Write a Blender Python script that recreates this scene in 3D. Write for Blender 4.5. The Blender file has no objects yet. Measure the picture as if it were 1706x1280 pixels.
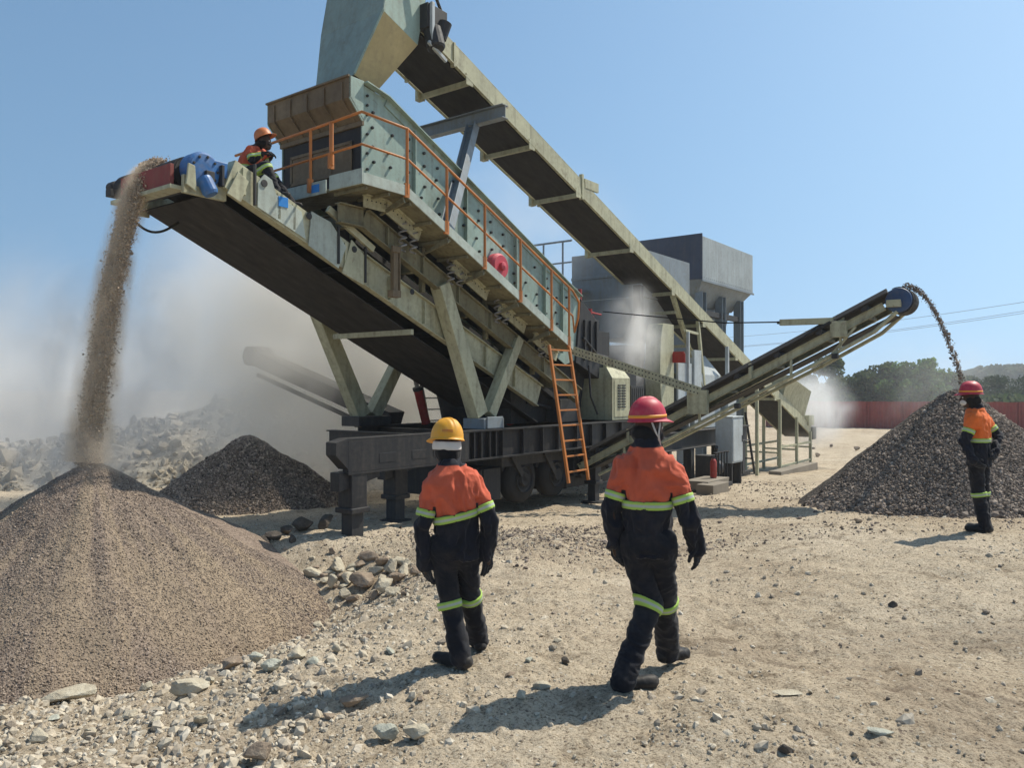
import bpy, math, random
import numpy as np
from mathutils import Vector, Matrix
R_ = math.radians
scene = bpy.context.scene
COL = scene.collection

# ------------------------------------------------------------------ camera, sky, sun, exposure
cam_d = bpy.data.cameras.new('camera'); cam = bpy.data.objects.new('camera', cam_d); COL.objects.link(cam)
cam.location = (0, 0, 1.75)
cam_d.sensor_width = 36.0
cam_d.lens = 36.0 * 1300 / 1706
cam.rotation_euler = (R_(90) + math.atan2(10, 1300), 0, 0)
cam_d.clip_end = 6000; cam_d.clip_start = 0.05
scene.camera = cam

SUN_AZ = math.atan2(0.86, 0.51)      # measured from +Y towards +X
SUN_EL = R_(54)
world = bpy.data.worlds.new('World'); scene.world = world; world.use_nodes = True
wn = world.node_tree.nodes; wl = world.node_tree.links
sky = wn.new('ShaderNodeTexSky'); sky.sky_type = 'NISHITA'; sky.sun_disc = False
sky.sun_elevation = SUN_EL; sky.sun_rotation = SUN_AZ
sky.air_density = 1.0; sky.dust_density = 1.5; sky.ozone_density = 3.2; sky.altitude = 0
# dusty dry-season sky: flatten its vertical gradient by looking the sky up at compressed heights
tcw = wn.new('ShaderNodeTexCoord'); spw = wn.new('ShaderNodeSeparateXYZ'); cbw = wn.new('ShaderNodeCombineXYZ'); maw = wn.new('ShaderNodeMath'); maw.operation = 'MULTIPLY_ADD'
maw.inputs[1].default_value = 0.35; maw.inputs[2].default_value = 0.22
wl.new(tcw.outputs['Generated'], spw.inputs[0]); wl.new(spw.outputs[0], cbw.inputs[0]); wl.new(spw.outputs[1], cbw.inputs[1]); wl.new(spw.outputs[2], maw.inputs[0]); wl.new(maw.outputs[0], cbw.inputs[2])
nmw = wn.new('ShaderNodeVectorMath'); nmw.operation = 'NORMALIZE'; wl.new(cbw.outputs[0], nmw.inputs[0]); wl.new(nmw.outputs[0], sky.inputs[0])
tint = wn.new('ShaderNodeMix'); tint.data_type = 'RGBA'; tint.blend_type = 'MULTIPLY'; tint.inputs[0].default_value = 1.0; tint.inputs[7].default_value = (0.90, 1.05, 1.02, 1)
wl.new(sky.outputs[0], tint.inputs[6]); wl.new(tint.outputs[2], wn['Background'].inputs[0]); wn['Background'].inputs[1].default_value = 0.125
sun_d = bpy.data.lights.new('sun', 'SUN'); sun = bpy.data.objects.new('sun', sun_d); COL.objects.link(sun)
sun_d.energy = 5.0; sun_d.angle = R_(0.5); sun_d.color = (1.0, 0.93, 0.80)
sv = Vector((math.sin(SUN_AZ) * math.cos(SUN_EL), math.cos(SUN_AZ) * math.cos(SUN_EL), math.sin(SUN_EL)))
sun.rotation_euler = sv.to_track_quat('Z', 'Y').to_euler()
sun.location = (20, 10, 30)
vs = scene.view_settings
vs.view_transform = 'Standard'; vs.look = 'None'; vs.exposure = 0.16; vs.gamma = 1.0; vs.use_curve_mapping = False
scene.cycles.volume_bounces = 8
scene.cycles.volume_max_steps = 256
scene.cycles.max_bounces = 10
scene.cycles.transparent_max_bounces = 12

# ------------------------------------------------------------------ helpers
rng = np.random.default_rng(7)
def tag(o, label=None, cat=None, group=None, kind=None):
    if label: o['label'] = label
    if cat: o['category'] = cat
    if group: o['group'] = group
    if kind: o['kind'] = kind
    return o
def empty(name, loc=(0, 0, 0), rz=0):
    o = bpy.data.objects.new(name, None); COL.objects.link(o)
    o.empty_display_size = 0.3; o.location = loc; o.rotation_euler = (0, 0, rz)
    return o
def smooth(e0, e1, x):
    t = np.clip((x - e0) / (e1 - e0), 0, 1); return t * t * (3 - 2 * t)
def _hash(i, j, k):
    n = (i * 374761393 + j * 668265263 + k * 1274126177) & 0xFFFFFFFF
    n = ((n ^ (n >> 13)) * 1274126177) & 0xFFFFFFFF
    n = (n ^ (n >> 16))
    return (n & 0xFFFFFF) / float(0xFFFFFF)
def vnoise(x, y, z=None):
    x = np.asarray(x, float); y = np.asarray(y, float); z = np.zeros_like(x) if z is None else np.asarray(z, float)
    xi = np.floor(x).astype(np.int64); yi = np.floor(y).astype(np.int64); zi = np.floor(z).astype(np.int64)
    fx = x - xi; fy = y - yi; fz = z - zi
    fx = fx * fx * (3 - 2 * fx); fy = fy * fy * (3 - 2 * fy); fz = fz * fz * (3 - 2 * fz)
    r = 0
    for dx in (0, 1):
        for dy in (0, 1):
            for dz in (0, 1):
                w = (fx if dx else 1 - fx) * (fy if dy else 1 - fy) * (fz if dz else 1 - fz)
                r = r + w * _hash(xi + dx, yi + dy, zi + dz)
    return r * 2 - 1
def fbm(x, y, z=None, o=4, g=0.5):
    a = 1; s = 0
    z = np.zeros_like(np.asarray(x, float)) if z is None else z
    for i in range(o):
        f = 2.03 ** i
        s = s + a * vnoise(x * f + 17.3 * i, y * f - 9.1 * i, z * f + 3.7 * i); a *= g
    return s
def np_mesh(name, V, Fq, mats, parent=None, smooth_=False, midx=None, attrs=None):
    """mesh object from numpy arrays; Fq may be a list of (n,k) index arrays"""
    if isinstance(Fq, np.ndarray): Fq = [Fq]
    me = bpy.data.meshes.new(name)
    V = np.asarray(V, np.float32)
    me.vertices.add(len(V)); me.vertices.foreach_set('co', V.ravel())
    loops = np.concatenate([f.ravel() for f in Fq]).astype(np.int32)
    tot = np.concatenate([np.full(len(f), f.shape[1]) for f in Fq]).astype(np.int32)
    st = np.concatenate([[0], np.cumsum(tot)[:-1]]).astype(np.int32)
    me.loops.add(len(loops)); me.loops.foreach_set('vertex_index', loops)
    me.polygons.add(len(tot)); me.polygons.foreach_set('loop_start', st); me.polygons.foreach_set('loop_total', tot)
    if midx is not None: me.polygons.foreach_set('material_index', np.asarray(midx, np.int32))
    me.polygons.foreach_set('use_smooth', np.full(len(tot), bool(smooth_)))
    for k, a in (attrs or {}).items():
        at = me.attributes.new(k, 'FLOAT', 'POINT'); at.data.foreach_set('value', np.asarray(a, np.float32))
    me.update(calc_edges=True); me.validate()
    for m in (mats if isinstance(mats, (list, tuple)) else [mats]): me.materials.append(m)
    o = bpy.data.objects.new(name, me); COL.objects.link(o)
    if parent: o.parent = parent
    return o

class MB:
    """collects boxes, beams, tubes and plates into ONE mesh"""
    def __init__(s): s.v = []; s.f = []; s.m = []
    def add(s, vs_, fs, mi=0):
        n = len(s.v); s.v += [tuple(p) for p in vs_]; s.f += [tuple(i + n for i in f) for f in fs]; s.m += [mi] * len(fs)
        return s
    def hexa(s, p, mi=0):   # 8 points: bottom loop 0-3, top loop 4-7
        return s.add(p, [(3, 2, 1, 0), (4, 5, 6, 7), (0, 1, 5, 4), (1, 2, 6, 5), (2, 3, 7, 6), (3, 0, 4, 7)], mi)
    def box(s, x0, x1, y0, y1, z0, z1, mi=0):
        return s.hexa([(x0, y0, z0), (x1, y0, z0), (x1, y1, z0), (x0, y1, z0), (x0, y0, z1), (x1, y0, z1), (x1, y1, z1), (x0, y1, z1)], mi)
    def beam(s, p, q, w, h, mi=0, up=(0, 0, 1), w2=None, h2=None):
        p = Vector(p); q = Vector(q); d = (q - p).normalized(); up = Vector(up)
        x = d.cross(up)
        if x.length < 1e-4: x = d.cross(Vector((1, 0, 0)))
        x.normalize(); z = x.cross(d)
        w2 = w if w2 is None else w2; h2 = h if h2 is None else h2
        a = [p - x * w / 2 - z * h / 2, p + x * w / 2 - z * h / 2, p + x * w / 2 + z * h / 2, p - x * w / 2 + z * h / 2]
        b = [q - x * w2 / 2 - z * h2 / 2, q + x * w2 / 2 - z * h2 / 2, q + x * w2 / 2 + z * h2 / 2, q - x * w2 / 2 + z * h2 / 2]
        return s.add(a + b, [(0, 1, 2, 3), (7, 6, 5, 4), (0, 4, 5, 1), (1, 5, 6, 2), (2, 6, 7, 3), (3, 7, 4, 0)], mi)
    def ibeam(s, p, q, w, h, t=0.02, mi=0, up=(0, 0, 1), web=0.0):
        """I section; web offset: -1 / 0 / +1 puts the web at one flange edge (channel)"""
        p = Vector(p); q = Vector(q); d = (q - p).normalized(); x = d.cross(Vector(up)).normalized(); z = x.cross(d)
        for sg in (1, -1): s.beam(p + z * sg * (h - t) / 2, q + z * sg * (h - t) / 2, w, t, mi, up)
        o = x * web * (w - t) / 2
        return s.beam(p + o, q + o, t, h - 2 * t, mi, up)
    def tube(s, pts, r, n=8, mi=0, cap=True):
        pts = [Vector(p) for p in pts]; k = len(pts)
        rs = r if isinstance(r, (list, tuple)) else [r] * k
        prev = None; rings = []
        for i, p in enumerate(pts):
            d = (pts[min(i + 1, k - 1)] - pts[max(i - 1, 0)]).normalized()
            if prev is None:
                x = d.cross(Vector((0, 0, 1)))
                if x.length < 1e-3: x = d.cross(Vector((1, 0, 0)))
            else: x = prev - d * prev.dot(d)
            x.normalize(); y = d.cross(x); prev = x
            rings.append([p + x * math.cos(2 * math.pi * j / n) * rs[i] + y * math.sin(2 * math.pi * j / n) * rs[i] for j in range(n)])
        vs_ = [p for rg in rings for p in rg]; fs = []
        for i in range(k - 1):
            for j in range(n): fs.append((i * n + j, i * n + (j + 1) % n, (i + 1) * n + (j + 1) % n, (i + 1) * n + j))
        if cap: fs.append(tuple(range(n - 1, -1, -1))); fs.append(tuple((k - 1) * n + j for j in range(n)))
        return s.add(vs_, fs, mi)
    def poly(s, pts, ext, mi=0):
        pts = [Vector(p) for p in pts]; e = Vector(ext); n = len(pts)
        fs = [tuple(range(n - 1, -1, -1)), tuple(range(n, 2 * n))]
        for i in range(n): fs.append((i, (i + 1) % n, n + (i + 1) % n, n + i))
        return s.add(pts + [p + e for p in pts], fs, mi)
    def lathe(s, prof, p, d, n=24, mi=0):
        p = Vector(p); d = Vector(d).normalized(); x = d.cross(Vector((0, 0, 1)))
        if x.length < 1e-3: x = Vector((1, 0, 0))
        x.normalize(); y = d.cross(x); k = len(prof); vs_ = []
        for r, h in prof:
            for j in range(n):
                a = 2 * math.pi * j / n; vs_.append(p + d * h + (x * math.cos(a) + y * math.sin(a)) * r)
        fs = []
        for i in range(k - 1):
            for j in range(n): fs.append((i * n + j, i * n + (j + 1) % n, (i + 1) * n + (j + 1) % n, (i + 1) * n + j))
        fs.append(tuple(range(n - 1, -1, -1))); fs.append(tuple((k - 1) * n + j for j in range(n)))
        return s.add(vs_, fs, mi)
    def bolt(s, p, nrm, r=0.022, h=0.022, mi=1):
        return s.lathe([(r, 0), (r, h * .8), (r * .7, h)], p, nrm, 6, mi)
    def build(s, name, mats, parent=None, bevel=0.0, smooth_=False, loc=None):
        me = bpy.data.meshes.new(name); me.from_pydata(s.v, [], s.f)
        for m in (mats if isinstance(mats, (list, tuple)) else [mats]): me.materials.append(m)
        me.polygons.foreach_set('material_index', s.m)
        if smooth_: me.polygons.foreach_set('use_smooth', [True] * len(s.f))
        import bmesh
        bm = bmesh.new(); bm.from_mesh(me); bmesh.ops.recalc_face_normals(bm, faces=bm.faces); bm.to_mesh(me); bm.free()
        me.update()
        o = bpy.data.objects.new(name, me); COL.objects.link(o)
        if parent: o.parent = parent
        if loc: o.location = loc
        if bevel:
            b = o.modifiers.new('bevel', 'BEVEL'); b.width = bevel; b.segments = 2; b.limit_method = 'ANGLE'; b.angle_limit = R_(40)
        return o

# ------------------------------------------------------------------ materials
def newmat(name):
    m = bpy.data.materials.new(name); m.use_nodes = True
    return m, m.node_tree.nodes, m.node_tree.links, m.node_tree.nodes['Principled BSDF']
def ramp(n, stops):
    r = n.new('ShaderNodeValToRGB'); e = r.color_ramp.elements
    while len(e) > 1: e.remove(e[-1])
    e[0].position = stops[0][0]; e[0].color = tuple(stops[0][1]) + (1,)
    for p, c in stops[1:]:
        k = e.new(p); k.color = tuple(c) + (1,)
    return r
def mixc(n, l, fac, a, b, mode='MIX'):
    m = n.new('ShaderNodeMix'); m.data_type = 'RGBA'; m.blend_type = mode
    for sock, val in ((m.inputs['Factor'], fac), (m.inputs[6], a), (m.inputs[7], b)):
        if hasattr(val, 'is_output'): l.new(val, sock)
        elif isinstance(val, (tuple, list)): sock.default_value = tuple(val) + (1,)
        else: sock.default_value = val
    return m.outputs[2]
def tex_noise(n, l, vec, scale, detail=4, rough=0.55, dist=0.0):
    t = n.new('ShaderNodeTexNoise'); t.inputs['Scale'].default_value = scale; t.inputs['Detail'].default_value = detail
    t.inputs['Roughness'].default_value = rough; t.inputs['Distortion'].default_value = dist
    l.new(vec, t.inputs['Vector']); return t
def paint(name, base, rough=0.5, dirt=(0.20, 0.165, 0.115), amount=0.45, metallic=0.0, streak=True, spec=0.4, var=0.16, rust=0.0):
    """worn machine paint: patchy tone, dust film, vertical run marks, small chips"""
    m, n, l, b = newmat(name)
    tc = n.new('ShaderNodeTexCoord')
    n1 = tex_noise(n, l, tc.outputs['Object'], 1.7, 6, 0.62)
    n2 = tex_noise(n, l, tc.outputs['Object'], 14, 5, 0.6)
    mp = n.new('ShaderNodeMapping'); mp.inputs['Scale'].default_value = (9, 9, 0.7); l.new(tc.outputs['Object'], mp.inputs['Vector'])
    n3 = tex_noise(n, l, mp.outputs[0], 1.0, 5, 0.6)
    dark = tuple(c * (1 - var) for c in base); lite = tuple(min(1, c * (1 + var)) for c in base)
    r1 = ramp(n, [(0.32, dark), (0.7, lite)]); l.new(n1.outputs[0], r1.inputs[0])
    mul = n.new('ShaderNodeMath'); mul.operation = 'MULTIPLY'; l.new(n2.outputs[0], mul.inputs[0]); l.new((n3 if streak else n1).outputs[0], mul.inputs[1])
    mr = n.new('ShaderNodeMapRange'); mr.inputs[1].default_value = 0.2; mr.inputs[2].default_value = 0.42; mr.inputs[4].default_value = amount
    l.new(mul.outputs[0], mr.inputs[0])
    c = mixc(n, l, mr.outputs[0], r1.outputs[0], dirt)
    if rust:
        n4 = tex_noise(n, l, tc.outputs['Object'], 5.5, 8, 0.72, 0.5)
        m4 = n.new('ShaderNodeMapRange'); m4.inputs[1].default_value = 0.60; m4.inputs[2].default_value = 0.70; m4.inputs[4].default_value = rust; l.new(n4.outputs[0], m4.inputs[0])
        c = mixc(n, l, m4.outputs[0], c, (0.13, 0.07, 0.035))
        m5 = n.new('ShaderNodeMapRange'); m5.inputs[1].default_value = 0.52; m5.inputs[2].default_value = 0.75; m5.inputs[4].default_value = rust * .8; l.new(n3.outputs[0], m5.inputs[0])
        c = mixc(n, l, m5.outputs[0], c, tuple(k * .45 for k in base))
    l.new(c, b.inputs['Base Color'])
    rr = n.new('ShaderNodeMapRange'); rr.inputs[3].default_value = rough - 0.12; rr.inputs[4].default_value = min(1, rough + 0.25); l.new(n2.outputs[0], rr.inputs[0])
    l.new(rr.outputs[0], b.inputs['Roughness'])
    b.inputs['Metallic'].default_value = metallic; b.inputs['Specular IOR Level'].default_value = spec
    bp = n.new('ShaderNodeBump'); bp.inputs['Strength'].default_value = 0.12; bp.inputs['Distance'].default_value = 0.01
    l.new(n2.outputs[0], bp.inputs['Height']); l.new(bp.outputs[0], b.inputs['Normal'])
    return m
M = {}
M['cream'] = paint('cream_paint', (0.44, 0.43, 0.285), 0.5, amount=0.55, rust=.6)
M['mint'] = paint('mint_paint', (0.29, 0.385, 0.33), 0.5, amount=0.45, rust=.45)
M['mint_bounce'] = paint('bounce_tinted_mint_paint', (0.42, 0.34, 0.17), 0.6, amount=0.3)  # lower chute faces: mint tinted for shade and brownish bounce light
M['black'] = paint('black_paint', (0.019, 0.019, 0.021), 0.45, amount=0.3, dirt=(.12, .10, .08))
M['dark'] = paint('dark_steel', (0.028, 0.028, 0.03), 0.6, amount=0.35, dirt=(.11, .10, .08))
M['orange'] = paint('orange_paint', (0.50, 0.17, 0.035), 0.5, amount=0.4, rust=.5)
M['red'] = paint('red_paint', (0.38, 0.03, 0.025), 0.45, amount=0.3)
M['rusty'] = paint('rusty_shaded_cream_paint', (0.165, 0.122, 0.072), 0.65, amount=0.6, dirt=(.10, .07, .045), var=.25)  # rust brown, also darkened for the shade on the hopper end
M['olive'] = paint('dirty_shaded_cream_paint', (0.20, 0.185, 0.11), 0.6, amount=0.6, dirt=(.10, .075, .05), var=.25, rust=.6)  # dirty cream, darkened to paint in the shade under walkway and screen
M['curtain'] = paint('rubber_curtain', (0.022, 0.022, 0.024), 0.7, amount=0.3, dirt=(.08, .065, .05))
M['toe'] = paint('pale_mint_paint', (0.42, 0.47, 0.41), 0.5, amount=0.4, rust=.35)
M['pink'] = paint('faded_red_paint', (0.55, 0.06, 0.09), 0.5, amount=0.2)
M['oxide'] = paint('oxide_red', (0.24, 0.045, 0.04), 0.65, amount=0.3)
M['blue'] = paint('blue_paint', (0.035, 0.14, 0.36), 0.4, amount=0.35)
M['navyblue'] = paint('dark_blue_paint', (0.03, 0.07, 0.16), 0.45, amount=0.3)
M['sticker'] = paint('blue_sticker', (0.02, 0.22, 0.62), 0.4, amount=0.1)
M['grey'] = paint('grey_paint', (0.20, 0.235, 0.26), 0.5, amount=0.45, rust=.3)
M['palegrey'] = paint('pale_grey_paint', (0.42, 0.46, 0.47), 0.5, amount=0.3)
M['mint_shaded'] = paint('shaded_mint_paint', (0.20, 0.27, 0.25), 0.5, amount=0.3, rust=.35)  # chute front: mint with its shade put into the colour
M['bin_sunlit'] = paint('sunlit_bin_paint', (0.33, 0.37, 0.38), 0.55, amount=0.35, rust=.25)  # near side of the bin, lightened to paint in the sun on it
M['slate'] = paint('slate_paint', (0.055, 0.065, 0.095), 0.5, amount=0.2)
M['steel'] = paint('bare_steel', (0.30, 0.30, 0.30), 0.45, amount=0.5, metallic=0.6)
M['timber'] = paint('grey_timber', (0.22, 0.19, 0.15), 0.85, amount=0.5)
M['concrete'] = paint('concrete', (0.36, 0.34, 0.30), 0.9, amount=0.4)
M['rubber'] = paint('tyre_rubber', (0.018, 0.018, 0.018), 0.85, amount=0.25, dirt=(.06, .052, .04))
def belt_mat():
    m, n, l, b = newmat('belt_rubber'); tc = n.new('ShaderNodeTexCoord')
    mp = n.new('ShaderNodeMapping'); mp.inputs['Scale'].default_value = (0.35, 6, 6); l.new(tc.outputs['Object'], mp.inputs['Vector'])
    t = tex_noise(n, l, mp.outputs[0], 1.2, 6, 0.6); r = ramp(n, [(0.3, (0.022, 0.021, 0.021)), (0.62, (0.042, 0.039, 0.037)), (0.85, (0.085, 0.076, 0.066))])
    l.new(t.outputs[0], r.inputs[0]); l.new(r.outputs[0], b.inputs['Base Color']); b.inputs['Roughness'].default_value = 0.75
    b.inputs['Specular IOR Level'].default_value = 0.25
    return m
M['belt'] = belt_mat()
def grit_mat(name, cols, scale, bump=0.6, patches=None, big=0.6):
    """loose stone seen from afar: cell-coloured grains with bump; patches = paler colour in large streaks"""
    m, n, l, b = newmat(name); tc = n.new('ShaderNodeTexCoord'); O = tc.outputs['Object']
    v = n.new('ShaderNodeTexVoronoi'); v.inputs['Scale'].default_value = scale; l.new(O, v.inputs['Vector'])
    sp = n.new('ShaderNodeSeparateColor'); l.new(v.outputs['Color'], sp.inputs[0])
    r = ramp(n, [(i / max(1, len(cols) - 1), c) for i, c in enumerate(cols)]); l.new(sp.outputs[0], r.inputs[0])
    c = r.outputs[0]
    n1 = tex_noise(n, l, O, big, 6, 0.65, 0.4)
    if patches:
        mr = n.new('ShaderNodeMapRange'); mr.inputs[1].default_value = 0.47; mr.inputs[2].default_value = 0.66; mr.inputs[4].default_value = 0.75
        l.new(n1.outputs[0], mr.inputs[0]); c = mixc(n, l, mr.outputs[0], c, patches)
    if patches:
        at_ = n.new('ShaderNodeAttribute'); at_.attribute_name = 'streak'
        c = mixc(n, l, at_.outputs['Fac'], c, patches)
    n2 = tex_noise(n, l, O, scale * 0.35, 6, 0.7)
    r2 = ramp(n, [(0.3, (0.62, 0.62, 0.62)), (0.7, (1.25, 1.25, 1.25))]); l.new(n2.outputs[0], r2.inputs[0])
    c = mixc(n, l, 1.0, c, r2.outputs[0], 'MULTIPLY')
    l.new(c, b.inputs['Base Color']); b.inputs['Roughness'].default_value = 0.95; b.inputs['Specular IOR Level'].default_value = 0.15
    mm = n.new('ShaderNodeMath'); mm.operation = 'MULTIPLY_ADD'; mm.inputs[1].default_value = -1.2
    l.new(v.outputs['Distance'], mm.inputs[0]); l.new(n2.outputs[0], mm.inputs[2])
    bp = n.new('ShaderNodeBump'); bp.inputs['Strength'].default_value = bump; bp.inputs['Distance'].default_value = 0.6 / scale
    l.new(mm.outputs[0], bp.inputs['Height']); l.new(bp.outputs[0], b.inputs['Normal'])
    return m
M['ground'] = None
M['pile_tan'] = grit_mat('tan_crusher_sand', [(0.085, 0.064, 0.050), (0.20, 0.155, 0.125), (0.26, 0.203, 0.163), (0.15, 0.115, 0.092), (0.36, 0.29, 0.23)], 70, 0.55, patches=(0.30, 0.235, 0.165), big=0.55)
M['pile_grey'] = grit_mat('grey_gravel_bed', [(0.05, 0.043, 0.037), (0.13, 0.112, 0.098), (0.08, 0.07, 0.062)], 26, 0.8)
def stone_mat(name, cols, streak=None):
    m, n, l, b = newmat(name); g = n.new('ShaderNodeNewGeometry')
    r = ramp(n, [(i / max(1, len(cols) - 1), c) for i, c in enumerate(cols)]); l.new(g.outputs['Random Per Island'], r.inputs[0])
    tc = n.new('ShaderNodeTexCoord'); t = tex_noise(n, l, tc.outputs['Object'], 45, 4, 0.65)
    r2 = ramp(n, [(0.3, (0.7, 0.7, 0.7)), (0.7, (1.2, 1.2, 1.2))]); l.new(t.outputs[0], r2.inputs[0])
    sc_ = r.outputs[0]
    if streak:
        at_ = n.new('ShaderNodeAttribute'); at_.attribute_name = 'streak'; sc_ = mixc(n, l, at_.outputs['Fac'], sc_, streak)
    l.new(mixc(n, l, 1.0, sc_, r2.outputs[0], 'MULTIPLY'), b.inputs['Base Color']); b.inputs['Roughness'].default_value = 0.9
    b.inputs['Specular IOR Level'].default_value = 0.25
    return m
M['gravel'] = stone_mat('grey_brown_gravel', [(0.058, 0.045, 0.036), (0.25, 0.20, 0.16), (0.14, 0.11, 0.088), (0.38, 0.305, 0.245), (0.10, 0.08, 0.064), (0.50, 0.41, 0.33)])
M['grain'] = stone_mat('tan_grains', [(0.22, 0.165, 0.12), (0.55, 0.43, 0.31), (0.38, 0.29, 0.21), (0.66, 0.54, 0.40)])
M['grain_pile'] = stone_mat('salt_and_pepper_grains', [(0.085, 0.065, 0.051), (0.26, 0.203, 0.163), (0.165, 0.127, 0.102), (0.40, 0.325, 0.26), (0.21, 0.163, 0.13)], (0.34, 0.265, 0.19))
M['pebble'] = stone_mat('pale_pebbles', [(0.42, 0.355, 0.265), (0.52, 0.455, 0.355), (0.34, 0.28, 0.21), (0.48, 0.42, 0.325), (0.24, 0.195, 0.15), (0.55, 0.50, 0.41), (0.44, 0.38, 0.29), (0.50, 0.44, 0.34)])
def rock_mat(name, a, b_, c_):
    m, n, l, b = newmat(name); tc = n.new('ShaderNodeTexCoord'); O = tc.outputs['Object']
    t = tex_noise(n, l, O, 6, 7, 0.68, 0.3); r = ramp(n, [(0.28, a), (0.5, b_), (0.74, c_)]); l.new(t.outputs[0], r.inputs[0])
    l.new(r.outputs[0], b.inputs['Base Color']); b.inputs['Roughness'].default_value = 0.9; b.inputs['Specular IOR Level'].default_value = 0.2
    t2 = tex_noise(n, l, O, 26, 8, 0.7); bp = n.new('ShaderNodeBump'); bp.inputs['Strength'].default_value = 0.6; bp.inputs['Distance'].default_value = 0.03
    l.new(t2.outputs[0], bp.inputs['Height']); l.new(bp.outputs[0], b.inputs['Normal'])
    return m
M['rock'] = rock_mat('pale_rock', (0.30, 0.25, 0.18), (0.46, 0.41, 0.31), (0.58, 0.54, 0.44))
M['rock_green'] = rock_mat('greenish_rock', (0.26, 0.25, 0.20), (0.41, 0.41, 0.34), (0.53, 0.53, 0.45))
M['rock_dark'] = rock_mat('dark_rock', (0.05, 0.042, 0.035), (0.10, 0.085, 0.07), (0.17, 0.14, 0.12))
M['rock_brown'] = rock_mat('brown_rock', (0.16, 0.12, 0.09), (0.27, 0.21, 0.155), (0.40, 0.33, 0.25))
def ground_mat():
    m, n, l, b = newmat('dusty_quarry_ground'); tc = n.new('ShaderNodeTexCoord'); O = tc.outputs['Object']
    n1 = tex_noise(n, l, O, 0.35, 6, 0.6, 0.5); n2 = tex_noise(n, l, O, 3.2, 8, 0.68, 0.4); n3 = tex_noise(n, l, O, 52, 6, 0.74)
    r1 = ramp(n, [(0.3, (0.40, 0.328, 0.238)), (0.52, (0.475, 0.405, 0.305)), (0.72, (0.53, 0.462, 0.36))]); l.new(n1.outputs[0], r1.inputs[0])
    r2 = ramp(n, [(0.30, (0.48, 0.45, 0.42)), (0.44, (0.95, 0.94, 0.93)), (0.72, (1.14, 1.14, 1.14))]); l.new(n2.outputs[0], r2.inputs[0])
    r3 = ramp(n, [(0.38, (0.34, 0.31, 0.28)), (0.47, (0.95, 0.94, 0.93)), (0.68, (1.22, 1.22, 1.22))]); l.new(n3.outputs[0], r3.inputs[0])
    c = mixc(n, l, 1.0, r1.outputs[0], r2.outputs[0], 'MULTIPLY'); c = mixc(n, l, 1.0, c, r3.outputs[0], 'MULTIPLY')
    n4 = tex_noise(n, l, O, 17, 8, 0.75, 0.6); r4 = ramp(n, [(0.34, (0.36, 0.33, 0.30)), (0.43, (0.97, 0.96, 0.95)), (0.7, (1.1, 1.1, 1.1))]); l.new(n4.outputs[0], r4.inputs[0])
    c = mixc(n, l, 1.0, c, r4.outputs[0], 'MULTIPLY')
    # scattered dark chips and pale flakes of crushed stone
    v = n.new('ShaderNodeTexVoronoi'); v.inputs['Scale'].default_value = 34; l.new(O, v.inputs['Vector'])
    sp = n.new('ShaderNodeSeparateColor'); l.new(v.outputs['Color'], sp.inputs[0])
    lt = n.new('ShaderNodeMath'); lt.operation = 'LESS_THAN'; l.new(v.outputs['Distance'], lt.inputs[0])
    md = n.new('ShaderNodeMapRange'); md.inputs[1].default_value = 0.74; md.inputs[2].default_value = 1.0; md.inputs[4].default_value = 0.42; l.new(sp.outputs[0], md.inputs[0])
    l.new(md.outputs[0], lt.inputs[1])
    rc = ramp(n, [(0.0, (0.13, 0.10, 0.08)), (0.5, (0.22, 0.17, 0.13)), (0.55, (0.52, 0.46, 0.37)), (1.0, (0.56, 0.52, 0.44))]); l.new(sp.outputs[1], rc.inputs[0])
    c = mixc(n, l, lt.outputs[0], c, rc.outputs[0])
    # an old tyre track of darker soil, and grey gravel spilt round the machine
    l.new(c, b.inputs['Base Color']); b.inputs['Roughness'].default_value = 0.97; b.inputs['Specular IOR Level'].default_value = 0.1
    ad = n.new('ShaderNodeMath'); ad.operation = 'ADD'; l.new(n3.outputs[0], ad.inputs[0]); l.new(n4.outputs[0], ad.inputs[1])
    bp = n.new('ShaderNodeBump'); bp.inputs['Strength'].default_value = 0.75; bp.inputs['Distance'].default_value = 0.035
    l.new(ad.outputs[0], bp.inputs['Height']); l.new(bp.outputs[0], b.inputs['Normal'])
    at = n.new('ShaderNodeAttribute'); at.attribute_name = 'soil'
    c2 = mixc(n, l, at.outputs['Fac'], c, (0.17, 0.125, 0.09)); l.new(c2, b.inputs['Base Color'])
    return m
M['ground'] = ground_mat()
# ------------------------------------------------------------------ ground, hills
PILE_C = (-5.25, 9.77)
def ground_base(x, y):
    x = np.asarray(x, float); y = np.asarray(y, float)
    z = -0.1 - 0.05 * (np.clip(y, 5, 31) - 5) + 0.0 * x
    z = z - 0.02 * np.clip(y - 31, 0, 10) * 0.2
    z = z + 0.36 * smooth(1.2, 5.0, x) * smooth(5, 8, y) * (1 - smooth(11, 19, y))
    z = z - 0.36 * smooth(0.2, -3.6, x) * (1 - smooth(8, 11, y)) * smooth(0, 2, y)
    d = np.hypot(x - PILE_C[0], y - PILE_C[1])
    z = z - 0.60 * (1 - smooth(2.7, 5.0, d)) * (1 - smooth(9.6, 11.3, y))
    # the heap of spilt gravel that runs out towards the two workers
    z = z + 0.16 * np.exp(-(((x - 0.15) / 1.6) ** 2 + ((y - 10.6) / 1.4) ** 2))
    return z
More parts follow.
